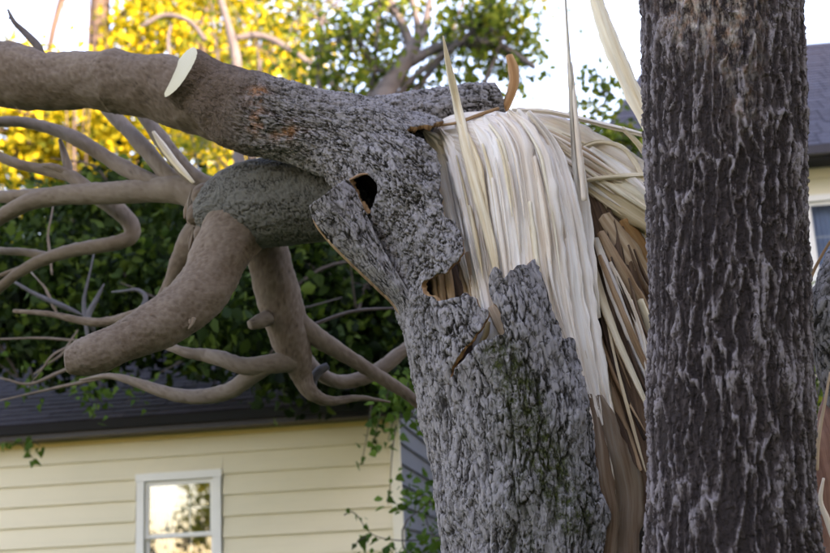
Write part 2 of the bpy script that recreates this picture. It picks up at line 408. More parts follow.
M['leaf_mid'] = mat_leaf('leaf_yellow_green', [(.06,.10,.015), (.12,.16,.018), (.24,.24,.02), (.40,.34,.02)])
M['leaf_vine'] = mat_leaf('leaf_vine', [(.03,.07,.012), (.06,.12,.018), (.10,.17,.025)], .4)
t = NT('lawn'); p = t.pos(); t.col(t.ramp(t.noise(p, 1.2, 8, .7), [(.3, (.035,.055,.016)), (.55, (.055,.085,.022)), (.8, (.11,.105,.05))])); t.rough(.95); t.bump(t.noise(p, 60, 4), .6, .03); M['grass'] = t.m

# ------------------------------------------------------------------ ground
me = py_mesh('ground', [(-900,-900,0),(900,-900,0),(900,900,0),(-900,900,0)], [(0,1,2,3)])
g = link('ground', me, M['grass']); g['kind'] = 'structure'

# ------------------------------------------------------------------ houses
def unit_board(name):      # one clapboard: length 1 along x, wedge section facing -y, 1 unit exposure high = actual metres in z
    th0, th1, h = .006, .034, 1.0
    v = [(0,-th1,0),(1,-th1,0),(1,0,0),(0,0,0),(0,-th1,.035),(1,-th1,.035),(0,-th0,h),(1,-th0,h),(1,0,h),(0,0,h)]
    f = [(0,3,2,1),(0,1,5,4),(4,5,7,6),(6,7,8,9),(3,9,8,2),(1,2,8,7,5),(0,4,6,9,3)]
    return py_mesh(name, v, f)
def boards(parent, mesh, mat_name, spans, z0, z1, expo, place):
    """spans(z0,z1) -> list of (x0,x1); place(obj,x0,z)"""
    k = 0; z = z0
    while z < z1 - .02:
        h = min(expo, z1 - z)
        for sp in spans(z, z + h):
            a, b = sp[:2]; zb, hb = (z, h) if len(sp) == 2 else (sp[2], z + h - sp[2])
            if b - a < .03: continue
            o = bpy.data.objects.new('clapboard', mesh); COL.objects.link(o); o.parent = parent
            o.scale = (b - a, 1, (hb + .012) if h == expo else hb); place(o, a, b, zb); k += 1
        z += expo
def bvh_of(V, F): return BVHTree.FromPolygons([Vector(v) for v in V], [tuple(int(i) for i in f) for f in F])

def window(parent, x0, x1, z0, z1, zm, cols, rows, curtain=True, fw=.075):
    """double hung window in the plane y=0 facing -y; opening x0..x1, z0..z1, meeting rail zm"""
    wn = MB(); e = .002
    wn.box(x0-fw, x0, -.045, .05, z0, z1).box(x1, x1+fw, -.045, .05, z0, z1).box(x0-fw-.01, x1+fw+.01, -.05, .05, z1+e, z1+fw+e).box(x0-fw-.02, x1+fw+.02, -.075, .05, z0-.05, z0-e)
    f = wn.build('window', M['white_trim'], parent)
    rw = .04
    for nm, a, b, yo in (('upper_sash', zm, z1-.003, -.012), ('lower_sash', z0+.003, zm+.035, .022)):
        m = MB(); m.box(x0+e, x0+rw, yo, yo+.03, a, b).box(x1-rw, x1-e, yo, yo+.03, a, b).box(x0+rw+e, x1-rw-e, yo, yo+.03, a, a+rw).box(x0+rw+e, x1-rw-e, yo, yo+.03, b-rw, b)
        m.build(nm, M['white_trim'], f)
        MB().box(x0+rw-.005, x1-rw+.005, yo+.012, yo+.016, a+rw-.005, b-rw+.005).build('pane', M['glass'], f)
        gx0, gx1, gz0, gz1 = x0+rw+.002, x1-rw-.002, a+rw+.002, b-rw-.002
        for c in range(1, cols):
            x = gx0 + (gx1-gx0)*c/cols; MB().box(x-.008, x+.008, yo+.019, yo+.027, gz0, gz1).build('muntin', M['white_trim'], f)
        for r in range(1, rows):
            z = gz0 + (gz1-gz0)*r/rows; MB().box(gx0, gx1, yo+.0285, yo+.034, z-.008, z+.008).build('muntin', M['white_trim'], f)
    MB().box(x0-.02, x1+.02, .35, .36, z0-.02, z1+.02).build('room_backing', M['room'], f)
    if curtain:
        V = []; F = []; n = 26
        for i in range(n + 1):
            x = x0 + .02 + (x1 - x0) * .34 * i / n; yy = .13 + .018 * math.sin(i * 1.35)
            V += [(x, yy, z0 + .01), (x, yy, z1 - .01)]
        F = [(2*i, 2*i+2, 2*i+3, 2*i+1) for i in range(n)]
        link('curtain', py_mesh('curtain', V, F, True), M['curtain'], f)
    return f

def plane_xz(px, py, org, yaw):            # photo pixel -> local (x, z) on a house's front wall plane
    d = ray(px, py); n = Vector((math.sin(-yaw), math.cos(yaw), 0)); n = Vector((-math.sin(yaw), math.cos(yaw), 0))
    t = (org - CO).dot(n) / d.dot(n); p = CO + d * t - org
    return p.x * math.cos(yaw) + p.y * math.sin(yaw), p.z + org.z

# --- cream bungalow on the left
YAW = rad(-7.5)
c0 = P(399, 500, 11.0); ORG = Vector((c0.x, c0.y, 0))
bung = thing('cream_house', 'cream clapboard house with dark roof and one white window, at lower left', 'house', ORG, YAW)
_, WALLH = plane_xz(399, 431, ORG, YAW)
wx0, wz1 = plane_xz(145.5, 482, ORG, YAW); wx1, _ = plane_xz(214.5, 482, ORG, YAW)
_, wzm = plane_xz(180, 537, ORG, YAW); wz0 = wz1 - 2 * (wz1 - wzm)
WLEFT, DEEP, EXPO = -9.0, 7.0, .2
MB().box(WLEFT+.01, -.03, .37, DEEP-.01, .02, WALLH).build('inner_shell', M['room'], bung)
WTOP = wz1 + .078
def spans(a, b):
    if a < WTOP < b: return [(WLEFT, wx0 - .09), (wx1 + .09, -.06), (wx0 - .0899, wx1 + .0899, WTOP)]
    if b > wz0 - .05 and a < wz1 + .08: return [(WLEFT, wx0 - .09), (wx1 + .09, -.06)]
    return [(WLEFT, -.06)]
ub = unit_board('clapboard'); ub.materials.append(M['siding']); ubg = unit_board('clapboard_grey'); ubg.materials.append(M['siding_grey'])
# board seats chosen so that the courses fall where the photograph shows them
zs = WALLH - .10 - EXPO * 40
while zs < .12: zs += EXPO
MB().box(WLEFT, -.06, -.02, .3, 0, zs).build('foundation', mat_simple('concrete', (.3,.29,.27), .9, .2), bung)
boards(bung, ub, 'siding', spans, zs, WALLH + .07, EXPO, lambda o, a, b, z: setattr(o, 'location', (a, 0, z)))
PITCHR = rad(27); ridge_y = DEEP / 2; ridge_h = WALLH + .25 + ridge_y * math.tan(PITCHR)
def side_spans(a, b):
    if b < WALLH + .25: return [(.02, DEEP)]
    e = (b - WALLH - .25) / math.tan(PITCHR); return [(e, DEEP - e)] if DEEP - 2 * e > .1 else []
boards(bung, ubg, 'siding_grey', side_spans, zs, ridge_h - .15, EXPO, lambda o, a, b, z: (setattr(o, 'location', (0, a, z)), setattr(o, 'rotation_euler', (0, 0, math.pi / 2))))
MB().box(-.06, .036, -.048, .0, .1, WALLH + .16).build('corner_board', M['trim'], bung)
MB().box(WLEFT, -.062, -.046, .0, WALLH + .07, WALLH + .16).build('frieze_board', M['frieze'], bung)
window(bung, wx0, wx1, wz0, wz1, wzm, 3, 2)
# roof: slab, eave box, gutter, shingles one by one where they show
OH = .30; sl = Vector((0, math.cos(PITCHR), math.sin(PITCHR))); nrm = Vector((0, -math.sin(PITCHR), math.cos(PITCHR)))
e0 = Vector((0, -OH, WALLH + .30 - OH * math.tan(PITCHR) + .12)); slope_len = (ridge_y + OH) / math.cos(PITCHR)
RX0, RX1 = WLEFT - .2, .18
def on_roof(x, d, h): return e0 + Vector((x, 0, 0)) + sl * d + nrm * h
m = MB(); a = on_roof(RX0, 0, 0); b = on_roof(RX0, slope_len, 0)
m.prism([a, b, b - nrm * .08, a - nrm * .08], (RX1 - RX0, 0, 0))
pk = on_roof(0, slope_len, 0); bk = Vector((0, 2 * ridge_y + OH, e0.z))
m.prism([Vector((RX0, pk.y + .001, pk.z)), Vector((RX0, bk.y, bk.z)), Vector((RX0, bk.y, bk.z - .09)), Vector((RX0, pk.y + .001, pk.z - .09))], (RX1 - RX0, 0, 0))
roof = m.build('roof', M['roof_deck'], bung)
MB().box(RX0, RX1, e0.y - .02, e0.y + .0, e0.z - .13, e0.z - .02).box(RX0, RX1, e0.y - .02, 0, e0.z - .15, e0.z - .132).build('eave_board', M['gutter'], bung)
MB().prism([(RX0, e0.y-.022, e0.z-.02), (RX0, e0.y-.022, e0.z-.10), (RX0, e0.y-.08, e0.z-.10), (RX0, e0.y-.11, e0.z-.02), (RX0, e0.y-.10, e0.z-.02), (RX0, e0.y-.07, e0.z-.09), (RX0, e0.y-.03, e0.z-.09)], (RX1-RX0, 0, 0)).build('gutter', M['gutter'], bung)
SW, SE, SLN = .33, .14, .24
sv = [(0.004,0,0),(SW-.004,0,0),(SW-.004,0,.014),(.004,0,.014),(0.004,SLN,0),(SW-.004,SLN,0),(SW-.004,SLN,.004),(.004,SLN,.004)]
sf = [(0,1,2,3),(3,2,6,7),(7,6,5,4),(4,5,1,0),(0,3,7,4),(1,5,6,2)]
sh = py_mesh('shingle', sv, sf); sh.materials.append(M['shingle'])
rv = []; rf = []; cnt = 0
nc = int(slope_len / SE)
for c in range(nc):
    x = RX0 - (c % 2) * SW * .5; k = 0
    while x < RX1 - .05:
        q = on_roof(x, c * SE - .02, .004 + .004 * random.random())
        show = c < 15 and x > -4.55
        if show and cnt < 300 and x + SW < RX1 + .1:
            o = bpy.data.objects.new('shingle', sh); COL.objects.link(o); o.parent = roof; o.location = q
            o.rotation_euler = (PITCHR - .02 + random.uniform(-.006, .006), random.uniform(-.004, .004), random.uniform(-.006, .006)); cnt += 1
        else:
            n = len(rv); rot = Matrix.Rotation(PITCHR - .02, 3, 'X')
            rv += [tuple(rot @ Vector(v) + q) for v in sv]; rf += [tuple(n + i for i in f) for f in sf]
        x += SW
o = link('shingle_field', py_mesh('shingle_field', rv, rf), M['shingle'], roof); o['kind'] = 'stuff'

# --- taller house on the right, hip roof
YAW2 = rad(-5)
a0 = P(614, 160, 13.0); ORG2 = Vector((a0.x, a0.y, 0))
tall = thing('tall_house', 'pale two storey house with blue grey hip roof behind the upright trunk', 'house', ORG2, YAW2)
_, WH2 = plane_xz(815, 157, ORG2, YAW2)
W2, D2 = 9.0, 8.0
MB().box(.03, W2 - .03, .37, D2, .02, WH2).build('inner_shell', M['room'], tall)
ox0, oz1 = plane_xz(806, 203, ORG2, YAW2); _, oz0 = plane_xz(806, 345, ORG2, YAW2); ox1 = ox0 + .95; ozm = (oz0 + oz1) / 2
def spans2(a, b):
    if b > oz0 - .05 and a < oz1 + .08: return [(0.06, ox0 - .09), (ox1 + .09, W2)]
    return [(.06, W2)]
boards(tall, ub, 'siding', spans2, .3, WH2 - .12, EXPO, lambda o, a, b, z: setattr(o, 'location', (a, 0, z)))
MB().box(-.02, W2, -.02, .3, 0, .3).build('foundation', bpy.data.materials['concrete'], tall)
MB().box(-.026, .06, -.032, .0, .3, WH2).build('corner_board', M['trim'], tall)
MB().box(0.06, W2, -.034, .0, WH2 - .12, WH2 - .002).build('frieze_board', M['frieze'], tall)
sb = unit_board('clapboard_side'); sb.materials.append(M['siding'])
boards(tall, sb, 'siding', lambda a, b: [(.02, D2)], .3, WH2 - .02, EXPO, lambda o, a, b, z: (setattr(o, 'location', (0, b, z)), setattr(o, 'rotation_euler', (0, 0, -math.pi / 2))))
window(tall, ox0, ox1, oz0, oz1, ozm, 2, 2, True)
OH2 = .4; pr = None
ex0, ex1, ey0, ey1, ez = -OH2, W2 + OH2, -OH2, D2 + OH2, WH2
_, rz_ = plane_xz(815, 52, ORG2 + Vector((0, D2 / 2, 0)), YAW2)
rdg = rz_; hx = (D2 / 2 + OH2)
A_, B_, C_, D_ = Vector((ex0,ey0,ez)), Vector((ex1,ey0,ez)), Vector((ex1,ey1,ez)), Vector((ex0,ey1,ez))
oo = ORG2 + Matrix.Rotation(YAW2, 3, 'Z') @ Vector((0, D2 / 2, 0)); rax, rdg = plane_xz(652, 58, oo, YAW2)
RA, RB = Vector((rax, D2 / 2, rdg)), Vector((ex1 - 2.0, D2 / 2, rdg))
dn = Vector((0, 0, -.14)); V = [A_, B_, C_, D_, RA, RB] + [p + dn for p in (A_, B_, C_, D_)]
roof2 = link('roof', py_mesh('roof', V, [(0,1,5,4),(1,2,5),(2,3,4,5),(3,0,4),(0,6,7,1),(1,7,8,2),(2,8,9,3),(3,9,6,0),(9,8,7,6)]), M['roof_deck'], tall)
MB().box(ex0 - .01, ex1 + .01, ey0 - .10, ey0 - .004, ez - .13, ez - .03).build('gutter', M['gutter'], tall)
rv = []; rf = []
def shingle_plane(p00, p10, p01, p11):
    """courses from the eave edge p00-p10 up to p01-p11"""
    nrm = (p10 - p00).cross(p01 - p00).normalized(); L = ((p01 + p11) / 2 - (p00 + p10) / 2).length; n = int(L / .15)
    for c in range(n):
        t0, t1 = c / n, (c + 1.25) / n
        l0, r0 = p00.lerp(p01, t0), p10.lerp(p11, t0); l1, r1 = p00.lerp(p01, min(t1, 1)), p10.lerp(p11, min(t1, 1))
        w_ = (r0 - l0).length; k = max(1, int(w_ / .33))
        for i in range(k):
            f0, f1 = (i + .02) / k, (i + .98) / k; h = .014 + random.random() * .01
            q = [l0.lerp(r0, f0) + nrm * .004, l0.lerp(r0, f1) + nrm * .004, l1.lerp(r1, f1) + nrm * .004, l1.lerp(r1, f0) + nrm * .004]
            u = [l0.lerp(r0, f0) + nrm * h, l0.lerp(r0, f1) + nrm * h, l1.lerp(r1, f1) + nrm * .006, l1.lerp(r1, f0) + nrm * .006]
            b = len(rv); rv.extend(tuple(x) for x in q + u)
            rf.extend([(b,b+1,b+5,b+4),(b+4,b+5,b+6,b+7),(b+1,b+2,b+6,b+5),(b+3,b,b+4,b+7)])
shingle_plane(A_, B_, RA, RB); shingle_plane(D_, A_, RA, RA + Vector((0, -.001, 0)))
o = link('shingle_field', py_mesh('shingle_field', rv, rf), M['shingle_blue'], roof2); o['kind'] = 'stuff'

# --- unseen house added behind the camera to keep the low sun off the yard
sh_dir = Vector((math.sin(rad(SUN_AZ)), math.cos(rad(SUN_AZ)), 0)); mid = Vector((-1.0, 8.5, 0)) + sh_dir * 23
nb = thing('shade_house', 'long pale house added out of view behind the camera to shade the yard', 'house', mid, rad(180 - SUN_AZ))
# local +y points away from the yard, -y faces it
NW, ND, NH, NR = 15.0, 10.0, 8.2, 13.4
MB().box(-NW, NW, 0, ND, 0, NH).build('wall', M['siding'], nb)
m = MB(); m.prism([(-NW - .3, -.4, NH - .2), (-NW - .3, ND / 2, NR), (-NW - .3, ND + .4, NH - .2)], (2 * NW + .6, 0, 0)); m.build('roof', M['roof_deck'], nb)
for i in range(6):
    for z in (1.0, 4.2):
        x = -NW + 2.4 + i * 4.9
        fr = MB().box(x - .55, x + .55, -.05, -.002, z, z + 1.6).build('window', M['white_trim'], nb)
        MB().box(x - .46, x + .46, -.06, -.052, z + .09, z + 1.51).build('pane', M['room'], fr)

# ------------------------------------------------------------------ upright tree in the foreground
SY = 4.2
st = thing('standing_tree', 'upright trunk with deeply furrowed dark grey brown bark, right foreground', 'tree', P(736, 900, SY) * 1.0)
st.location = (P(733, 553, SY).x, SY, 0)
ctrl = [(721, 0, 156), (725, 150, 157), (728, 300, 157), (730, 420, 160), (731, 500, 165), (733, 553, 176)]
zz = np.array([P(c[0], c[1], SY).z for c in ctrl])[::-1]; xx = np.array([P(c[0], c[1], SY).x for c in ctrl])[::-1]
rr = np.array([.5 * c[2] * mpp(c[0], c[1], SY) for c in ctrl])[::-1]
zz = np.r_[-.1, .35, .9, zz, zz[-1] + 1.2, 8.0]; xx = np.r_[xx[0]+.01, xx[0]+.01, xx[0], xx, xx[-1] - .01, xx[-1] + .05]; rr = np.r_[.62, .46, .37, rr, rr[-1] * .97, .24]
zf = np.r_[np.linspace(-.1, 1.35, 120, endpoint=False), np.linspace(1.35, 4.0, 880, endpoint=False), np.linspace(4.0, 8.0, 60)]
C = np.stack([np.interp(zf, zz, xx), np.full_like(zf, SY), zf], -1)
R = np.interp(zf, zz, rr); ker = np.ones(25) / 25; R = np.convolve(np.pad(R, 12, 'edge'), ker, 'valid')
C[:, 0] = np.convolve(np.pad(C[:, 0], 12, 'edge'), ker, 'valid')
V, D, th, s = tube_grid(C, R, 430)
hgt, cav = bark_deep(V, th, s, R)
V = V + D * hgt[..., None]
# root flares
for ang, amp in ((.35, .30), (1.9, .25), (2.9, .28), (4.2, .25), (5.4, .28)):
    d = np.cos(th - ang)[None, :]; V = V + D * (amp * np.clip(d, 0, 1) ** 8 * np.exp(-np.clip(C[:, 2], 0, 9) / .38)[:, None])[..., None]
Vf = V.reshape(-1, 3); px, py = proj(Vf)
pale = np.exp(-(((px - 690) / 22) ** 2 + ((py - 5) / 42) ** 2)) + .8 * np.exp(-(((px - 735) / 22) ** 2 + ((py - 15) / 62) ** 2)) + .35 * np.exp(-(((px - 745) / 10) ** 2 + ((py - 105) / 14) ** 2))
pale = np.clip(pale * 1.3, 0, 1) * (Vf[:, 1] < SY)
me = np_mesh('trunk', Vf - np.array(st.location), grid_faces(len(C), 430), True, {'cav': cav.ravel(), 'pale': pale})
link('trunk', me, M['bark_deep'], st)

# ------------------------------------------------------------------ the broken tree
BY = 5.2
bt = thing('broken_tree', 'snapped grey barked tree bent over leftwards with pale splintered wood', 'tree', (0, 0, 0))
bl = P(545, 620, BY); bt.location = (bl.x, BY, 0); BT = np.array(bt.location)
def child(o): o.data.transform(Matrix.Translation(-bt.location)); o.parent = bt; return o

def in_poly(x, y, poly):
    ins = np.zeros(x.shape, bool); n = len(poly)
    for i in range(n):
        x1, y1 = poly[i]; x2, y2 = poly[(i + 1) % n]
        c = (y1 > y) != (y2 > y)
        with np.errstate(divide='ignore', invalid='ignore'): ins ^= c & (x < (x2 - x1) * (y - y1) / (y2 - y1) + x1)
    return ins
TRUNK = [(562, 960, BY, 150), (553, 780, BY, 112), (546, 620, BY, 101), (540, 540, BY, 99), (530, 465, BY, 98), (517, 390, BY, 97), (499, 322, BY, 95),
         (472, 262, BY, 87), (436, 212, BY, 77), (396, 172, BY, 64), (348, 141, BY + .02, 45), (300, 127, BY + .05, 39), (252, 113, BY + .08, 41), (218, 96, BY + .07, 39), (199, 83, BY + .035, 33), (181, 71, BY - .030, 29)]
NTH, NL = 620, 760
C, R = pix_path(TRUNK, NL)
V, D, th, s = tube_grid(C, R, NTH)
h1, c1 = bark_scaly(V, th, s, R, (.030, .125), 1.1, 0, .9, 3.4)
h2, c2 = bark_scaly(V, th, s, R, (.028, .044), 1.0, 50, .1, 1.5)
h3_, c3 = bark_smooth(V, th, s, R, 5)
xx, yy = proj(C); tt = yy
k1 = sstep(250, 330, yy)[:, None]                    # long fissures low down, small scales on the elbow
k2 = 1 - sstep(225, 292, xx)[:, None]                # smooth young bark towards the sawn end
hh = (h1 * k1 + h2 * (1 - k1)) * (1 - k2) + h3_ * k2; cc = (c1 * k1 + c2 * (1 - k1)) * (1 - k2) + (c3 * .62) * k2
# lumps: branch collar and swollen elbow
hh = hh + .02 * fbm(V[..., 0] * 3, V[..., 1] * 3, V[..., 2] * 3, 2, 91)
V = V + D * hh[..., None]
for (lx, ly, lr, la) in ((246, 92, 9, -.03), (252, 100, 16, .018), (272, 118, 14, .012)):
    qx, qy = proj(V.reshape(-1, 3)); front = (V[..., 1] < C[:, 1][:, None]).ravel()
    wgt = (np.exp(-(((qx - lx) / lr) ** 2 + ((qy - ly) / lr) ** 2)) * front).reshape(NL, NTH); V = V + D * (la * wgt)[..., None]
Vf = V.reshape(-1, 3); px, py = proj(Vf); F = grid_faces(NL, NTH)
END_RING = V[-1].copy(); END_T = (C[-1] - C[-3]) / np.linalg.norm(C[-1] - C[-3])
EXPOSED = [(408,131),(425,139),(437,151),(442,168),(440,186),(443,202),(445,217),(457,222),(463,240),(464,256),(452,266),(448,274),(436,275),(424,281),(421,286),(428,294),(439,300),(454,297),(467,291),(475,298),(482,306),(490,312),
           (487,324),(474,340),(463,351),(456,361),(447,386),(445,388),(458,364),(470,350),(484,338),(493,336),(504,332),(500,316),(491,300),(487,286),(489,273),(494,263),(498,268),(502,269),(504,278),(509,270),(515,269),(520,262),(524,264),(530,262),(535,254),(537,262),(542,275),(548,291),(554,312),(562,330),(566,338),(575,337),(577,353),
           (582,370),(588,386),(590,398),(594,430),(598,470),(605,495),(611,512),(607,540),(602,580),(598,640),(720,640),(720,80),(520,84),(497,107),(455,120),(410,129)]
HOLLOW = [(352,181),(366,174),(374,180),(377,190),(372,205),(368,214),(362,206),(356,195)]
wob = 2.2 * fbm(Vf[:, 0] * 30, Vf[:, 1] * 30, Vf[:, 2] * 30, 3, 61); wob2 = 2.2 * fbm(Vf[:, 0] * 30, Vf[:, 1] * 30, Vf[:, 2] * 30, 3, 71)
cut = in_poly(px + wob, py + wob2, EXPOSED) | (in_poly(px + wob * .5, py + wob2 * .5, HOLLOW) & (Vf[:, 1] < BY))
keep = ~cut[F].any(1)
F = F[keep]
# rim: the thickness of the bark where it is torn
e = np.vstack([F[:, [0, 1]], F[:, [1, 2]], F[:, [2, 3]], F[:, [3, 0]]]); key = np.sort(e, 1); kk = key[:, 0].astype(np.int64) * len(Vf) + key[:, 1]
u_, inv, cn = np.unique(kk, return_inverse=True, return_counts=True); be = e[cn[inv] == 1]
endr = (be < NTH).all(1) | (be >= (NL - 1) * NTH).all(1); be = be[~endr]
bv = np.unique(be); Df = D.reshape(-1, 3)
for _ in range(5):                                    # even out the grid steps along the tear
    sm = np.zeros_like(Vf); ct = np.zeros(len(Vf))
    for a_, b_ in ((0, 1), (1, 0)):
        np.add.at(sm, be[:, a_], Vf[be[:, b_]]); np.add.at(ct, be[:, a_], 1)
    ok = ct[bv] == 2; q_ = bv[ok]; Vf[q_] = .4 * Vf[q_] + .6 * sm[q_] / ct[q_][:, None]
inner = Vf[bv] - Df[bv] * (.030 + .012 * fbm(Vf[bv, 0] * 40, Vf[bv, 1] * 40, Vf[bv, 2] * 40, 2, 5))[:, None]
mp = np.zeros(len(Vf), int); mp[bv] = np.arange(len(bv)) + len(Vf)
RF = np.stack([be[:, 1], be[:, 0], mp[be[:, 0]], mp[be[:, 1]]], -1)
Vall = np.vstack([Vf, inner]); Fall = np.vstack([F, RF])
def trunk_marks(Vx):
    qx, qy = proj(Vx); fr = Vx[:, 1] < BY + .1
    def band(pts, wd):
        d = np.full(len(qx), 1e9)
        for (ax, ay), (bx, by) in zip(pts[:-1], pts[1:]):
            t = np.clip(((qx - ax) * (bx - ax) + (qy - ay) * (by - ay)) / ((bx - ax) ** 2 + (by - ay) ** 2), 0, 1)
            d = np.minimum(d, np.hypot(qx - ax - t * (bx - ax), qy - ay - t * (by - ay)))
        return np.exp(-(d / wd) ** 2)
    moss = np.clip(2.0 * band([(500, 355), (522, 390), (540, 440), (560, 490), (575, 520)], 15) + .5 * band([(510, 420), (530, 560)], 28) + .35 * band([(575,430),(600,540)], 12) + .25 * np.exp(-((qx - 490) / 14) ** 2 - ((qy - 165) / 8) ** 2), 0, 1) * fr
    stain = np.clip(1.1 * np.exp(-((qx - 258) / 11) ** 2 - ((qy - 93) / 6) ** 2) + 1.0 * np.exp(-((qx - 256) / 10) ** 2 - ((qy - 118) / 14) ** 2) + .9 * np.exp(-((qx - 285) / 16) ** 2 - ((qy - 132) / 9) ** 2), 0, 1) * fr
    return moss, stain
mo, sta = trunk_marks(Vall)
cavv = np.r_[cc.ravel(), np.full(len(inner), .2)]
# drop loose vertices
used = np.zeros(len(Vall), bool); used[Fall] = True; idx = np.cumsum(used) - 1
# torn edge quads get the brown inner bark look through a second slot
mi = np.r_[np.zeros(len(F), int), np.ones(len(RF), int)]
fcv = np.stack([Vall[:, 0], Vall[:, 2], Vall[:, 1]], -1)
me = np_mesh('trunk_bark', (Vall - BT)[used], idx[Fall], True, {'cav': cavv[used], 'moss': mo[used], 'stain': sta[used], 'young': np.r_[(k2 * np.ones((1, NTH))).ravel(), np.zeros(len(inner))][used], 'fc': fcv[used]}, mi)
M['torn_edge'] = mat_wood('torn_bark_edge', (.15,.07,.03), (.26,.14,.065), (.38,.24,.12), (.08,.04,.02))
trunk = link('trunk_bark', me, [M['bark_scaly'], M['torn_edge']], bt)
# back wall inside the hollow and behind the open side
def core(name, ctrl, mat, nth=72, grain=.012, seed=0):
    L = sum(math.hypot(ctrl[i + 1][0] - ctrl[i][0], ctrl[i + 1][1] - ctrl[i][1]) for i in range(len(ctrl) - 1)); n = max(20, int(L / 5))
    C, R = pix_path(ctrl, n); V, D, th, s = tube_grid(C, R, nth)
    u = th[None, :] * np.ones(n)[:, None]; v = s[:, None] * np.ones(nth)[None, :]
    h = grain * fbm(np.cos(u) * 6, np.sin(u) * 6, v * 1.4, 3, 5 + seed) + grain * .6 * fbm(np.cos(u) * 18, np.sin(u) * 18, v * 2.2, 2, 8 + seed)
    V = V + D * h[..., None]; F = grid_faces(n, nth)
    Rm = R.mean(); fcx = np.stack([u * Rm, v, np.full_like(u, seed)], -1).reshape(-1, 3)
    Vf = V.reshape(-1, 3)
    for e_ in (0, n - 1):
        base = e_ * nth; ring = C[e_] + (Vf[base:base + nth] - C[e_]) * .05; stt = len(Vf); Vf = np.vstack([Vf, ring]); fcx = np.vstack([fcx, fcx[base:base + nth]])
        a = np.arange(base, base + nth); b = np.arange(stt, stt + nth); q = np.stack([a, np.roll(a, -1), np.roll(b, -1), b], -1); F = np.vstack([F, q if e_ else q[:, ::-1]])
    me = np_mesh(name, Vf - BT, F, True, {'fc': fcx}); link(name, me, mat, bt)
    return bvh_of(Vf, F)
HEART = [(675, 900, BY + .2, 50), (655, 620, BY + .16, 42), (642, 480, BY + .15, 38), (624, 380, BY + .15, 36), (613, 290, BY + .13, 33), (603, 225, BY + .1, 28), (585, 180, BY + .06, 22)]
WOODC = [(550, 760, BY, 92), (545, 600, BY, 86), (542, 480, BY, 84), (536, 400, BY, 74), (528, 330, BY, 68), (522, 270, BY, 67), (516, 215, BY, 64), (496, 168, BY, 54), (462, 146, BY + .02, 34), (435, 143, BY + .04, 18)]
FANC = [(492, 140, BY + .1, 22), (540, 148, BY + .1, 31), (592, 176, BY + .1, 32), (640, 208, BY + .1, 34), (690, 240, BY + .1, 30)]
bv_h = core('heartwood', HEART, M['wood_dark'], 64, .02, 1)
core('dark_backing', [(500, 470, BY + .05, 55), (478, 380, BY + .05, 52), (458, 305, BY + .06, 44), (440, 250, BY + .08, 36), (408, 200, BY + .1, 28), (372, 165, BY + .12, 20)], M['wood_dark'], 48, .015, 4)  # added dark backing that closes a gap and darkens the hollow by colour
bv_w = core('split_wood', WOODC, M['wood'], 84, .014, 2)
bv_f = core('fan_wood', FANC, M['wood_yellow'], 60, .012, 3)

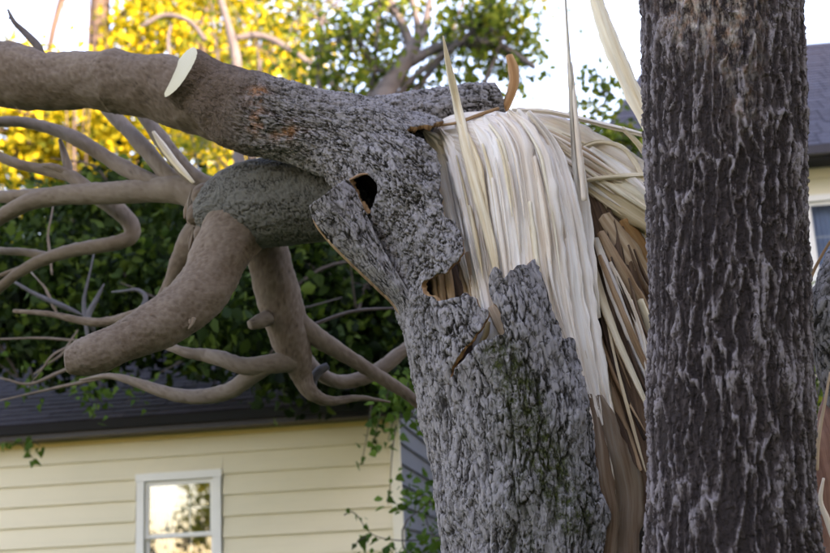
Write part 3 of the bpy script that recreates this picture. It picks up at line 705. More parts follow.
def hit(px, py, bvs, Yf):
    d = ray(px, py).normalized(); best = None
    for b in bvs:
        r = b.ray_cast(CO, d)
        if r[0] is not None and (best is None or r[3] < best): best = r[3]
    if best is None:
        q = P(px, py, Yf); return (q - CO).length, d, False
    return best, d, True
nsp = [0]
def strip(pts, wd, mat='wood', bvs=(), Y=BY - .2, off=.012, th=.014, name='splinter', nac=7, groove=.35, wig=.12, curl=0, free=False, label=None):
    """a torn strip of wood: photo-plane line + width, laid on the solid wood behind it (bvs) or at distance Y (number or per point list)"""
    nsp[0] += 1; sd_ = nsp[0]
    pts = np.asarray(pts, float); k = len(pts)
    Yl = Y if isinstance(Y, (list, tuple)) else [Y] * k; ws = wd if isinstance(wd, (list, tuple)) else [wd] * k
    ctrl = np.column_stack([pts, Yl, np.interp(np.linspace(0, 1, k), np.linspace(0, 1, len(ws)), ws)])
    L = np.linalg.norm(np.diff(pts, axis=0), axis=1).sum(); n = int(np.clip(L / 4, 14, 90)); c = crom(ctrl, n)
    dist = []; dirs = []; hm = []
    for a in c:
        dd, d, hh_ = hit(a[0], a[1], bvs, a[2]); dist.append(dd); dirs.append(d); hm.append(hh_)
    dist = np.array(dist)
    hm = np.array(hm)
    if hm.any():
        if not hm.all(): dist = np.interp(np.arange(n), np.arange(n)[hm], dist[hm])
        raw = dist.copy()
        for _ in range(14): dist[1:-1] = (dist[:-2] + dist[1:-1] + dist[2:]) / 3
        dist = dist - min(.05, max(0, float(np.percentile((dist - raw)[hm], 92))))
    Cc = np.array([np.array(CO) + np.array(d) * (q - off) for d, q in zip(dirs, dist)])
    T = np.gradient(Cc, axis=0); T /= np.linalg.norm(T, axis=1)[:, None]
    Nn = -np.array([np.array(d) for d in dirs]); Nn = Nn - T * (Nn * T).sum(1)[:, None]; Nn /= np.linalg.norm(Nn, axis=1)[:, None]
    tw = curl + .25 * math.sin(sd_ * 2.1); B0 = np.cross(T, Nn)
    N2 = Nn * math.cos(tw) + B0 * math.sin(tw); B = np.cross(T, N2)
    W = np.maximum(c[:, 3], .6) * dist / FPX; s = np.r_[0, np.cumsum(np.linalg.norm(np.diff(Cc, axis=0), axis=1))]
    W = W * (1 + wig * fbm(s * 9, sd_ * 3.3, 0, 2, sd_))
    tk = np.minimum(th, W * .6)
    rows = []; fcs = []
    xs = np.linspace(-.5, .5, nac)
    for j, x in enumerate(xs):                          # front face, left to right
        g_ = groove * fbm(x * 7 + sd_ * 5.1, s * 1.6, sd_, 3, 40) * tk - (abs(x) * 2) ** 3 * tk * .55
        ex = x + .05 * fbm(s * 14, x * 3, sd_, 2, 77) * (1 if j in (0, nac - 1) else .4)
        rows.append(Cc + B * (W * ex)[:, None] + N2 * g_[:, None]); fcs.append(np.column_stack([W * x, s, np.full(n, sd_ * 1.7)]))
    for x in (.42, -.42):                               # back face
        rows.append(Cc + B * (W * x)[:, None] - N2 * tk[:, None]); fcs.append(np.column_stack([W * x, s, np.full(n, sd_ * 1.7)]))
    V = np.stack(rows, 1); m_ = V.shape[1]
    F = grid_faces(n, m_); Vf = V.reshape(-1, 3); fc_ = np.stack(fcs, 1).reshape(-1, 3)
    # close the ends
    for e_ in (0, n - 1):
        stt = len(Vf); ctr = V[e_].mean(0); ring = ctr + (V[e_] - ctr) * .1 + T[e_] * (W[e_] * (.15 if e_ else -.15))
        Vf = np.vstack([Vf, ring]); fc_ = np.vstack([fc_, fc_[e_ * m_:(e_ + 1) * m_]])
        a = np.arange(e_ * m_, (e_ + 1) * m_); b = np.arange(stt, stt + m_); q = np.stack([a, np.roll(a, -1), np.roll(b, -1), b], -1); F = np.vstack([F, q if e_ else q[:, ::-1]])
    F = F[:, ::-1]
    o = link(name, np_mesh(name, Vf - BT, F, True, {'fc': fc_}), M[mat], bt)
    if label: o['label'] = label
    return o
W_, Fb, H_ = [bv_w], [bv_f], [bv_h]
ALLW = [bv_w, bv_f, bv_h]
# guides over the bend, left to right (also used to seed thin fibres between them)
G = [[(424,131),(440,150),(449,185),(456,220),(465,258),(474,296)],
     [(440,128),(456,150),(466,190),(474,230),(481,268),(489,312)],
     [(456,124),(473,150),(482,190),(489,235),(494,268),(500,325)],
     [(470,121),(486,146),(495,185),(502,235),(508,280),(512,320)],
     [(484,117),(502,142),(511,185),(517,230),(521,270),(526,310)],
     [(496,113),(516,138),(525,180),(532,230),(537,270),(548,325)],
     [(508,111),(530,140),(540,180),(549,235),(556,290),(572,350)],
     [(518,110),(541,142),(553,185),(564,240),(572,300),(586,370),(602,425)],
     [(528,112),(553,150),(566,195),(577,250),(584,310),(596,370),(612,432)]]
WG = [[5,24,24,20,14,10],[5,22,20,16,14,12],[5,18,18,16,14,10],[5,18,17,16,14,8],[6,22,22,20,16,8],[6,22,24,24,22,10],[6,24,28,28,26,8],[6,20,24,26,28,24,3],[6,16,20,22,26,22,2]]
for g_, w_ in zip(G, WG): strip(g_, w_, 'wood', W_, off=.010, th=.024, nac=13, groove=.5)
# thin fibres between the guides
rs = random.Random(3)
for i in range(len(G) - 1):
    ga, gb = crom(G[i], 24), crom(G[i + 1], 24)
    for j in range(3):
        f = rs.random(); a, b = sorted((rs.uniform(-.1, .55), rs.uniform(.45, 1.0)))
        a = max(a, 0)
        if b - a < .25: b = min(1, a + .4)
        ii = np.linspace(a * 23, b * 23, 6).astype(int); pp = ga[ii] * (1 - f) + gb[ii] * f
        wv_ = rs.uniform(2.0, 6.5); strip(pp[:, :2] + np.array([0, 0]), [wv_ * .6, wv_, wv_, wv_ * .8, .8], rs.choice(['wood', 'wood', 'wood', 'wood_yellow']), W_, off=rs.uniform(.02, .045), th=.008, nac=4)
# deep reddish strips under the flap
for q in range(6):
    x = 428 + q * 8; strip([(x, 252), (x + 4, 275), (x + 8, 304)], [8, 9, 8], 'wood_tan', W_, off=.006, th=.02, nac=5, groove=.8)
strip([(492, 306), (498, 320), (503, 334)], [12, 13, 6], 'wood_tan', W_, off=.05, th=.02)
strip([(488, 322), (486, 334), (480, 344)], [7, 6, 3], 'wood_yellow', W_, off=.07, th=.012)
# tall free splinters
strip([(443,36),(449,68),(457,104),(466,146),(477,190),(489,236),(497,276)], [1.2,6,9,11,12,10,7], 'wood_yellow', W_, Y=BY - .3, off=.06, th=.02, nac=6, groove=.7, label='pale splinter standing upright from the elbow')
strip([(471,160),(482,200),(492,245),(498,280)], [6,7,7,4], 'wood_yellow', W_, off=.05, th=.014)
strip([(565,-14),(568,40),(572,95),(577,150),(583,205),(589,260),(597,318)], [1.5,3,6,11,15,15,8], 'wood', W_, Y=[BY-.25,BY-.25,BY-.26,BY-.28,BY-.3,BY-.3,BY-.28], off=.05, th=.02, nac=8, groove=.9, label='thin tall splinter reaching above the frame')
strip([(572,62),(575,105),(579,150),(584,200)], [1,4,6,5], 'wood', (), Y=BY-.32, off=.0, th=.01, nac=4)
strip([(586,-30),(604,25),(622,70),(641,110),(664,150),(690,200)], [10,15,17,16,14,9], 'wood_yellow', (), Y=[BY+.05,BY+.05,BY+.05,BY+.04,BY,BY-.02], off=0, th=.02, nac=8, groove=.6, label='broad cream splinter leaning behind the upright trunk')
# curled brown nub on the crest
strip([(503,108),(509,97),(513,82),(512,68),(508,55)], [9,10,11,11,8], 'brown_nub', (), Y=BY+.05, off=0, th=.045, nac=7, groove=.25, name='bark_curl')
# fan sweeping to the right
fan = [([(512,110),(548,112),(592,122),(650,137),(690,150)],[4,5,5,5,3],'wood',.03), ([(572,152),(600,143),(626,152),(645,182),(660,215)],[5,6,6,5,3],'wood_yellow',.03),
       ([(580,181),(610,177),(650,175),(690,178)],[4,5,5,3],'wood_yellow',.05), ([(622,128),(636,142),(652,163),(670,190)],[4,6,7,5],'wood_yellow',.02),
       ([(515,112),(545,122),(590,142),(640,172),(690,205)],[10,20,22,22,14],'wood',.0), ([(520,116),(548,138),(592,165),(640,192),(690,228)],[10,18,22,22,14],'wood_yellow',.01),
       ([(526,122),(550,155),(588,185),(632,212),(680,245)],[10,18,22,22,12],'wood_yellow',.01), ([(536,135),(556,170),(585,200),(618,224),(645,243)],[10,16,20,20,12],'wood',.01),
       ([(555,140),(580,160),(602,174),(622,182)],[6,10,9,2],'wood',.035), ([(590,150),(612,166),(640,190),(668,212)],[8,12,12,6],'wood',.03), ([(600,182),(622,193),(650,212)],[6,8,5],'wood_yellow',.03),
       ([(590,210),(612,220),(636,240),(650,252)],[10,12,12,8],'wood_tan',.01)]
for p_, w_, m_, o_ in fan: strip(p_, w_, m_, Fb, Y=BY - .05, off=.012 + o_, th=.018, nac=8, groove=.9)
for j in range(20):
    f = rs.random(); ga = crom(fan[4][0], 24); gb = crom(fan[7][0], 24); a = rs.uniform(.05, .5); b = rs.uniform(a + .3, 1)
    ii = np.linspace(a * 23, b * 23, 5).astype(int); pp = ga[ii] * (1 - f) + gb[ii] * f + np.array([[0, rs.uniform(-4, 4)]])
    wv_ = rs.uniform(2, 6); strip(pp, [wv_ * .5, wv_, wv_, .8], rs.choice(['wood', 'wood_yellow', 'wood_yellow', 'wood_tan']), Fb, Y=BY - .05, off=rs.uniform(.025, .05), th=.008, nac=4)
# splinters hanging in the open split on the right
low = [([(596,238),(612,285),(632,338),(656,398)],[6,11,10,4],'wood',.03), ([(600,232),(622,272),(648,316),(672,360)],[8,13,12,6],'wood_tan',.02), ([(593,262),(605,308),(625,358),(650,412)],[5,8,8,4],'wood_yellow',.05),
       ([(603,300),(618,370),(634,430),(646,472)],[2,3,3,1.5],'wood_yellow',.05), ([(592,318),(604,368),(626,432),(640,470)],[7,9,8,4],'wood_tan',.01), ([(597,345),(612,400),(632,462),(640,500)],[6,8,8,5],'wood_dark',.02),
       ([(604,216),(626,248),(650,288),(672,330)],[14,22,22,12],'wood_tan',-.01), ([(622,222),(640,248),(662,284)],[12,18,14],'brown_nub',.0), ([(610,262),(628,300),(645,345),(655,372)],[4,6,6,3],'wood',.04),
       ([(596,280),(606,330),(622,382),(645,440)],[4,6,6,3],'wood_dark',.03), ([(630,300),(642,340),(650,392)],[5,6,4],'wood',.05), ([(640,300),(650,330),(658,370)],[7,8,5],'wood_yellow',.04), ([(600,255),(618,300),(640,352),(660,395)],[5,6,6,3],'wood_tan',.05)]
for p_, w_, m_, o_ in low: strip(p_, w_, m_, H_ + Fb, Y=BY - .05, off=.012 + o_, th=.014, nac=6, groove=.8)
for j in range(16):
    x = rs.uniform(594, 640); y = rs.uniform(225, 360); L_ = rs.uniform(50, 120); sl_ = rs.uniform(.25, .5)
    strip([(x, y), (x + L_ * sl_ * .4, y + L_ * .5), (x + L_ * sl_, y + L_)], [2, rs.uniform(2, 5), .8], rs.choice(['wood_tan', 'wood', 'wood_dark', 'wood_dark']), H_, Y=BY - .02, off=rs.uniform(.01, .06), th=.008, nac=4)
# smooth inner bark on the right flank of the stump
strip([(596,396),(604,430),(611,462),(617,495),(616,540),(614,600),(612,680)], [12,32,44,50,48,46,46], 'inner_bark', W_ + H_, off=.004, th=.03, nac=13, groove=.5, wig=.2, name='inner_bark')
strip([(590,394),(597,440),(602,480),(608,515),(604,560),(601,640)], [6,18,24,24,26,28], 'inner_bark', W_, off=.012, th=.02, nac=9, groove=.5, name='inner_bark')
strip([(634,505),(640,540),(644,600)], [10,14,16], 'bark_green', H_, off=.02, th=.03, nac=6, name='inner_bark')

# the slab of bark standing off on the left of the hollow, and the flap lip
def slab(name, Lft, Rgt, Yl, Yr, thick, n=110, mm=64, seed=0, parent=bt):
    a = crom(Lft, n); b = crom(Rgt, n)
    f = np.linspace(0, 1, mm); V = np.zeros((n, mm, 3))
    for i in range(n):
        for j in range(mm):
            q = a[i] * (1 - f[j]) + b[i] * f[j]; yy_ = np.interp(i / (n - 1), [0, 1], Yl) * (1 - f[j]) + np.interp(i / (n - 1), [0, 1], Yr) * f[j] - .05 * math.sin(math.pi * f[j])
            V[i, j] = P(q[0], q[1], yy_)
    x, y, z = V[..., 0], V[..., 1], V[..., 2]
    s = np.linspace(0, .65, n); th = np.linspace(0, 2 * math.pi, mm); R = np.full(n, .2 / (2 * math.pi))
    u = (f[None, :] * .2) * np.ones(n)[:, None]; v = s[:, None] * np.ones(mm)[None, :]
    w1 = fbm(x * 7, y * 7, z * 7, 3, 3 + seed); w2 = fbm(x * 22, y * 22, z * 22, 2, 9 + seed)
    f1, f2, i1 = worley(u / .035 + .6 * w1 + .3 * w2, v / .14 + .5 * w1, 10000, 5 + seed); mk = sstep(-.15, .3, fbm(x * 14, y * 14, z * 6, 2, 77)); c1_ = np.exp(-((f2 - f1) / .10) ** 2) * (.2 + .8 * mk)
    g1, g2, i2 = worley(u / .016 + .5 * w2, v / .05 + .5 * w2, 10000, 15 + seed); c2_ = np.exp(-((g2 - g1) / .15) ** 2) * sstep(-.1, .25, fbm(x * 26, y * 26, z * 14, 2, 87))
    hgt = -.014 * c1_ + .011 * (i1 - .5) - .006 * c2_ + .008 * (i2 - .5) + .002 * fbm(x * 60, y * 60, z * 40, 2, 31) + .012 * w1
    cav_ = np.clip(.84 - .8 * c1_ - .5 * c2_ + .3 * (i2 - .5), 0, 1)
    Vo = V.copy(); Vo[..., 1] -= hgt
    Vb = V.copy(); Vb[..., 1] += thick; 
    Vf = np.vstack([Vo.reshape(-1, 3), Vb.reshape(-1, 3)]); N = n * mm
    i = np.arange(n - 1)[:, None]; j = np.arange(mm - 1)[None, :]
    F1 = np.stack([i * mm + j, (i + 1) * mm + j, (i + 1) * mm + j + 1, i * mm + j + 1], -1).reshape(-1, 4)
    F2 = F1[:, ::-1] + N; Q = []
    bd = [(k, k + 1) for k in range(mm - 1)] + [((k * mm + mm - 1), ((k + 1) * mm + mm - 1)) for k in range(n - 1)] + [((n - 1) * mm + k + 1, (n - 1) * mm + k) for k in range(mm - 1)] + [((k + 1) * mm, k * mm) for k in range(n - 1)]
    Q = np.array([(b_, a_, a_ + N, b_ + N) for b_, a_ in [(p, q) for p, q in bd]])
    Fq = np.vstack([F1, F2, Q]); mi = np.r_[np.zeros(len(F1), int), np.ones(len(F2) + len(Q), int)]
    cv = np.r_[cav_.ravel(), np.full(N, .3)]
    mo_, st_ = trunk_marks(Vf)
    me = np_mesh(name, Vf - BT, Fq, True, {'cav': cv, 'moss': mo_ * 0, 'stain': st_ * 0, 'fc': np.stack([Vf[:, 0], Vf[:, 2], Vf[:, 1]], -1)}, mi)
    return link(name, me, [M['bark_scaly'], M['torn_edge']], parent)
slab('bark_slab', [(309,206),(314,221),(330,241),(352,263),(374,284),(393,303),(404,325)], [(347,178),(355,188),(362,204),(371,224),(384,250),(404,284),(424,315)], (4.93, 5.17), (4.98, 4.99), .09)
# scrap of torn wood where the slab tears from the trunk
for p_, w_ in (([(350,180),(360,175),(368,174)], [3,3,1.5]),):
    strip(p_, w_, 'wood_tan', (), Y=4.80 if p_[0][0] > 380 else 4.92, off=0, th=.012, nac=4)

# short upper trunk end above the split
tube('upper_stub', [(330, 134, BY + .12, 28), (380, 122, BY + .12, 26), (430, 116, BY + .12, 27), (470, 110, BY + .12, 25), (496, 106, BY + .12, 22), (501, 105, BY + .12, 18)], M['bark_scaly'], None, 150, 150, bark_scaly, cell=(.034, .06), extra={'moss': lambda v: trunk_marks(v)[0] * 0, 'stain': lambda v: np.zeros(len(v))})
child(bpy.data.objects['upper_stub'])
strip([(409,131),(430,126),(455,123),(478,115),(499,108)], [2,3,3,4,3], 'torn_edge', (), Y=BY-.16, off=0, th=.03, nac=5, name='bark_edge')
# sawn face: closes the last ring of the trunk's bark
cen9 = END_RING.mean(0); K = len(END_RING); RG = 8; V = []; F = []; fcl = []
Tn = np.array(END_T); e1 = np.cross(Tn, (0, 0, 1.)); e1 /= np.linalg.norm(e1); e2 = np.cross(Tn, e1)
for r_ in range(RG):
    k = (r_ + .03) / (RG - 1 + .03); q = cen9 + (END_RING - cen9) * k + Tn * (.006 * (1 - k ** 6)); V.append(q)
    dl = (END_RING - cen9) * k; fcl.append(np.column_stack([dl @ e1, dl @ e2, np.zeros(K)]))
V = np.vstack(V); fcl = np.vstack(fcl)
F = np.array([(r_ * K + q, (r_ + 1) * K + q, (r_ + 1) * K + (q + 1) % K, r_ * K + (q + 1) % K) for r_ in range(RG - 1) for q in range(K)])[:, ::-1]
link('sawn_face', np_mesh('sawn_face', V - BT, F, False, {'fc': fcl}), M['sawn'], bt)

# limbs
def limb(ctrl, mat='bark_branch', nth=28, name='limb', **kw):
    o = tube(name, ctrl, M[mat], None, nth, **kw); return child(o)
limb([(262,120,BY+.12,30),(225,112,BY+.14,31),(190,98,BY+.16,33),(160,88,BY+.2,33),(130,83,BY+.25,31),(115,81,BY+.27,31),(100,82,BY+.3,28),(50,81,BY+.4,28.5),(20,77,BY+.45,32),(-20,72,BY+.5,34),(-140,66,BY+.7,32),(-300,40,BY+1.0,26)], 'bark_limb', 110, n=260)
limb([(345,196,BY+.4,44),(305,199,BY+.42,44),(265,203,BY+.45,45),(238,208,BY+.5,41),(218,216,BY+.52,33),(206,222,BY+.55,22)], 'bark_green', 220, n=200, relief=bark_scaly, cell=(.022,.022), amp=.42, long=0)
limb([(256,200,BY+.5,38),(246,215,BY+.5,36),(228,242,BY+.44,31),(210,278,BY+.36,27),(190,302,BY+.3,27),(160,322,BY+.24,25),(128,339,BY+.18,22),(95,354,BY+.12,20),(76,359,BY+.1,17),(66,360,BY+.09,12)], 'bark_limb', 90, n=170)
limb([(236,206,BY+.6,20),(205,197,BY+.65,19),(180,190,BY+.7,14),(150,190,BY+.8,12),(115,193,BY+.9,11),(80,194,BY+1,10.5),(50,197,BY+1.1,9.5),(20,206,BY+1.15,8),(-30,236,BY+1.3,7),(-90,262,BY+1.5,5),(-160,270,BY+1.7,1.5)], nth=32)
limb([(60,194,BY+1.07,7),(25,196,BY+1.2,7),(-5,196,BY+1.3,6),(-80,185,BY+1.6,4.5),(-160,190,BY+1.8,1.5)], nth=18)
limb([(172,192,BY+.75,9),(146,179,BY+.8,8),(112,161,BY+.95,7.5),(75,138,BY+1.05,7),(45,127,BY+1.15,6),(20,122,BY+1.2,5.5),(-20,124,BY+1.3,5),(-80,140,BY+1.5,3.5),(-140,148,BY+1.7,1.2)], nth=20)
limb([(88,190,BY+1.0,8),(70,176,BY+1.05,7),(40,169,BY+1.15,5.5),(15,163,BY+1.2,5),(-20,146,BY+1.3,4),(-60,118,BY+1.4,2.5),(-95,100,BY+1.5,1)], nth=18)
limb([(70,178,BY+1.05,5),(66,160,BY+1.1,4),(60,140,BY+1.15,2)], nth=12)
limb([(68,174,BY+1.05,5),(55,167,BY+1.05,3.5),(43,165,BY+1.1,2)], nth=12)
limb([(186,190,BY+.7,9),(165,172,BY+.75,8),(142,145,BY+.85,7.5),(122,124,BY+.95,7),(105,106,BY+1.05,7),(90,80,BY+1.2,5),(75,66,BY+1.4,1.5)], nth=20)
limb([(212,190,BY+.6,12),(192,176,BY+.62,9),(174,156,BY+.66,8),(160,138,BY+.7,7.5),(150,124,BY+.74,7),(140,108,BY+.8,8)], nth=24)
strip([(193,182),(176,163),(163,146),(153,131)], [4,7,7,3], 'wood_yellow', (), Y=[BY+.52,BY+.56,BY+.6,BY+.63], off=0, th=.03)
limb([(100,196,BY+1.4,9),(118,210,BY+1.4,9),(131,224,BY+1.4,9),(131,236,BY+1.4,8),(115,243,BY+1.4,7.5),(75,250,BY+1.45,6.5),(45,259,BY+1.5,6),(20,272,BY+1.55,5.5),(-20,300,BY+1.7,5),(-80,325,BY+1.9,3.5),(-140,330,BY+2.1,1.2)], nth=20)
limb([(50,257,BY+1.5,4.5),(25,252,BY+1.55,4),(-5,250,BY+1.6,3.5),(-60,238,BY+1.8,1.2)], nth=14)
limb([(36,264,BY+1.5,3),(10,272,BY+1.6,2.5),(-20,285,BY+1.6,2)], nth=12)
limb([(220,222,BY+.75,24),(200,240,BY+.8,20),(184,262,BY+.9,15),(172,284,BY+1.0,9),(158,303,BY+1.1,6),(132,316,BY+1.2,5.5),(104,322,BY+1.3,4.5),(84,321,BY+1.35,4),(50,314,BY+1.4,3),(14,311,BY+1.5,2)], 'bark_limb', 36)
limb([(172,284,BY+1.0,6),(160,305,BY+.95,4),(140,322,BY+.9,3.5),(122,330,BY+.9,3)], nth=14)
for t_ in ([(50,255,2.2),(48,235,2),(51,218,1.2)], [(86,322,4),(84,300,3),(90,272,1.5)], [(60,305,5),(35,294,3.5),(18,284,2.5)], [(52,303,3),(45,288,2),(38,280,1)], [(140,312,4),(146,298,4),(138,290,3),(125,291,2)], [(60,372,3),(30,384,2.5),(5,379,1.6)], [(66,348,2.5),(52,356,2),(40,372,1.2)], [(70,340,2),(40,338,2),(5,339,1.5)], [(84,382,3),(55,388,2.5),(20,396,1.5)], [(96,300,4),(88,316,5),(92,326,4)], [(70,342,2),(62,354,2),(48,364,1.5)]):
    limb([(2*t_[0][0]-t_[1][0], 2*t_[0][1]-t_[1][1], BY + 2.6, .8)] + [(a, b, BY + 2.6, c * .6) for a, b, c in t_] + [(2*t_[-1][0]-t_[-2][0], 2*t_[-1][1]-t_[-2][1], BY + 2.7, .6)], 'bark_pale' if t_[0][2] > 3.5 else 'bark_branch', 10, 'twig')
# torn collar where limbs part
for i in range(26):
    x = 192 + rs.uniform(-4, 20); y = 184 + rs.random() * 48; L_ = rs.uniform(14, 26); sx = rs.uniform(-.25, .05)
    strip([(x, y), (x + L_ * sx * .5, y + L_ * .5), (x + L_ * sx, y + L_)], [2, rs.uniform(4, 7), 1.5], 'inner_bark', (), Y=BY + .44 + .1 * abs(x - 205) / 14, off=0, th=.03, nac=6, groove=.6)
for i in range(5):
    x = 176 + rs.uniform(-6, 20); y = 314 + rs.uniform(-4, 4); L_ = rs.uniform(10, 22); sx = rs.uniform(-.9, .5)
    strip([(x, y), (x + L_ * sx * .4, y + L_ * .5), (x + L_ * sx, y + L_)], [4, 4, 1], 'inner_bark', (), Y=BY + .19, off=0, th=.02, nac=4)
# dark limb hanging down to the roof
limb([(250,205,BY+.75,22),(264,240,BY+.8,22),(276,285,BY+.85,22),(287,325,BY+.9,21),(296,356,BY+.95,16),(303,378,BY+1.0,10.5),(312,393,BY+1.02,7.5),(330,401,BY+1.1,5),(360,398,BY+1.2,3),(390,402,BY+1.3,1)], 'bark_limb', 60, n=90)
limb([(268,318,BY+.8,8),(258,322,BY+.75,7),(250,325,BY+.72,5)], nth=20)
limb([(296,322,BY+.9,13),(318,338,BY+.95,9.5),(350,358,BY+1.05,7.5),(385,380,BY+1.15,6.5),(412,398,BY+1.2,5.5),(432,418,BY+1.25,5),(456,445,BY+1.3,3.5),(490,475,BY+1.4,1.2)], 'bark_limb', 24)
limb([(300,360,BY+.95,12),(272,364,BY+.9,10),(245,366,BY+.9,9),(222,359,BY+.95,8),(204,355,BY+1,6.5),(185,352,BY+1,5),(150,340,BY+1.1,2)], nth=24)
limb([(266,366,BY+.9,9),(248,378,BY+.95,8.5),(228,391,BY+1,8),(195,397,BY+1.05,7.5),(165,392,BY+1.1,6.5),(138,383,BY+1.15,5),(110,376,BY+1.2,3),(80,380,BY+1.3,1.2)], nth=20)
limb([(302,352,BY+1.2,7),(318,372,BY+1.2,7),(342,382,BY+1.3,7),(372,374,BY+1.35,8),(402,352,BY+1.4,7),(440,322,BY+1.5,5)], nth=18)
limb([(328,366,BY+1.1,4),(318,372,BY+1.1,5),(312,384,BY+1.1,5),(316,396,BY+1.1,3)], 'bark_pale', 14)
limb([(300,330,BY+1.3,2),(350,312,BY+1.4,1.8),(395,308,BY+1.5,1.4)], 'bark_far', 10, 'twig')
limb([(42,56,BY+.5,4.5),(36,44,BY+.5,4),(22,30,BY+.55,3),(14,22,BY+.55,2.4),(8,10,BY+.6,1.2)], 'bark_far', 12, 'twig')
limb([(15,23,BY+.55,2),(11,17,BY+.56,1.4),(9,19,BY+.57,.8)], 'bark_far', 10, 'twig')
# broken stubs and burrs where the limbs part
for x_, y_, r_ in ((204,196,13),(198,214,12),(206,234,13)):
    limb([(x_+8,y_-2,BY+.55,r_),(x_,y_,BY+.48,r_),(x_-7,y_+5,BY+.47,r_*.7),(x_-10,y_+7,BY+.47,r_*.3)], 'bark_limb', 40, 'knot')
# swelling on the big limb
limb([(98,66,BY+.26,7),(110,60,BY+.25,10),(120,59,BY+.25,10),(134,66,BY+.26,7)], 'bark_limb', 30, 'knot')

# ------------------------------------------------------------------ foliage
def leaf_mesh(name, pts, size, lobed=False, seed=0, droop=.3, orient=None):
    r = np.random.default_rng(seed); n = len(pts); pts = np.asarray(pts)
    d = r.normal(size=(n, 3)); d[:, 2] -= droop; d /= np.linalg.norm(d, axis=1)[:, None]
    a = r.normal(size=(n, 3)); sdv = np.cross(d, a); sdv /= np.linalg.norm(sdv, axis=1)[:, None]; nn = np.cross(d, sdv)
    L = size * r.uniform(.6, 1.3, n); Wd = L * r.uniform(.55, .85, n)
    if lobed:
        sh_ = [(0,0,0),(.5,.12,.05),(.42,.42,-.02),(.62,.55,-.05),(.25,.62,.02),(0,1.08,-.12),(-.25,.62,.02),(-.62,.55,-.05),(-.42,.42,-.02),(-.5,.12,.05)]
    else: sh_ = [(0,0,0),(.5,.38,.09),(.32,.78,.02),(0,1.05,-.1),(-.32,.78,.02),(-.5,.38,.09)]
    k = len(sh_); V = np.zeros((n, k, 3))
    for i, (x, y, z) in enumerate(sh_):
        V[:, i] = pts + sdv * (Wd * x)[:, None] + d * (L * y)[:, None] + nn * (L * z)[:, None]
    if lobed: F = np.array([[0,1,2,4],[4,2,3,3],[0,4,5,6],[0,6,8,9],[6,7,8,8]])
    else: F = np.array([[0,1,2,3],[0,3,4,5]])
    if lobed: F = np.array([[0,1,2,4],[0,4,5,6],[0,6,8,9]])
    FF = (np.arange(n)[:, None, None] * k + F[None]).reshape(-1, 4)
    lv = np.repeat(np.clip(r.beta(2, 2, n), 0, 1), k)
    return V.reshape(-1, 3), FF, lv
def ell_clumps(r, n, c, e, shell=.55):
    d = r.normal(size=(n, 3)); d /= np.linalg.norm(d, axis=1)[:, None]
    q = (shell + (1 - shell) * r.random(n)) ** .7
    q = np.where(r.random(n) < .3, r.random(n) ** .5, q)
    return np.asarray(c) + d * q[:, None] * np.asarray(e)
def simple_tube(pts, radii, nth):
    C = crom(np.asarray(pts, float), max(6, len(pts) * 4)); R = np.interp(np.linspace(0, 1, len(C)), np.linspace(0, 1, len(radii)), radii)
    V, D, th, s = tube_grid(C, R, nth); return V.reshape(-1, 3), grid_faces(len(C), nth)
def merge(parts):
    V = []; F = []; o = 0
    for v, f in parts: V.append(v); F.append(f + o); o += len(v)
    return np.vstack(V), np.vstack(F)
def tree(name, label, base, lean, th_, r0, blobs, nclump, per, lsize, leafmat, barkmat, seed, spread=.42, group=None, limbs=9, cat='tree'):
    """base point, trunk top height, blobs = list of (centre offset from base, semi-axes)"""
    r = np.random.default_rng(seed); root = thing(name, label, cat, base, 0, group)
    top = np.array([lean[0], lean[1], th_]); parts = [simple_tube([(0,0,-.1), top * .35 + r.normal(size=3) * .1, top * .7 + r.normal(size=3) * .15, top], [r0 * 1.25, r0, r0 * .75, r0 * .35], 14)]
    cl = np.vstack([ell_clumps(r, max(4, int(nclump * w_)), c, e) for (c, e, w_) in blobs])
    V, F = merge(parts); o = link('trunk', np_mesh('trunk', V, F, True, {'cav': np.clip(.5 + .4 * fbm(V[:, 0] * 9, V[:, 1] * 9, V[:, 2] * 3, 3, seed), 0, 1)}), barkmat, root)
    bp = []; hubs = cl[r.choice(len(cl), min(limbs, len(cl)), replace=False)]
    for hb in hubs:
        t0 = r.uniform(.35, .95); s0 = top * t0; mid_ = (s0 + hb) / 2 + np.array([0, 0, .12 * np.linalg.norm(hb - s0)]) + r.normal(size=3) * .2
        bp.append(simple_tube([s0, mid_, hb], [r0 * .42 * (1.1 - t0 * .5), r0 * .25, r0 * .1], 8))
    for q in cl[r.choice(len(cl), min(len(cl), 90), replace=False)]:
        hb = hubs[np.argmin(np.linalg.norm(hubs - q, axis=1))]; m_ = (hb + q) / 2 + r.normal(size=3) * .12
        if np.linalg.norm(hb - q) > .05: bp.append(simple_tube([hb, m_, q], [r0 * .12, r0 * .07, .008], 5))
    V, F = merge(bp); link('branches', np_mesh('branches', V, F, True, {'cav': np.clip(.5 + .3 * r.normal(size=len(V)), 0, 1)}), barkmat, root)
    pts = np.repeat(cl, per, 0) + r.normal(size=(len(cl) * per, 3)) * spread * np.array([1, 1, .75]) * np.repeat(r.uniform(.5, 1.3, len(cl)), per)[:, None]
    V, F, lv = leaf_mesh('crown', pts, lsize, seed=seed)
    cv = np.repeat(np.repeat(r.uniform(-.25, .25, len(cl)), per), 6); lv = np.clip(lv + cv, 0, 1)
    o = link('crown', np_mesh('crown', V, F, False, {'lv': lv}), leafmat, root)
    return root
def off(px, py, Y, base):
    q = P(px, py, Y); return np.array([q.x - base[0], Y - base[1], q.z])
def gnd(px, Y): q = P(px, 500, Y); return (q.x, Y, 0)

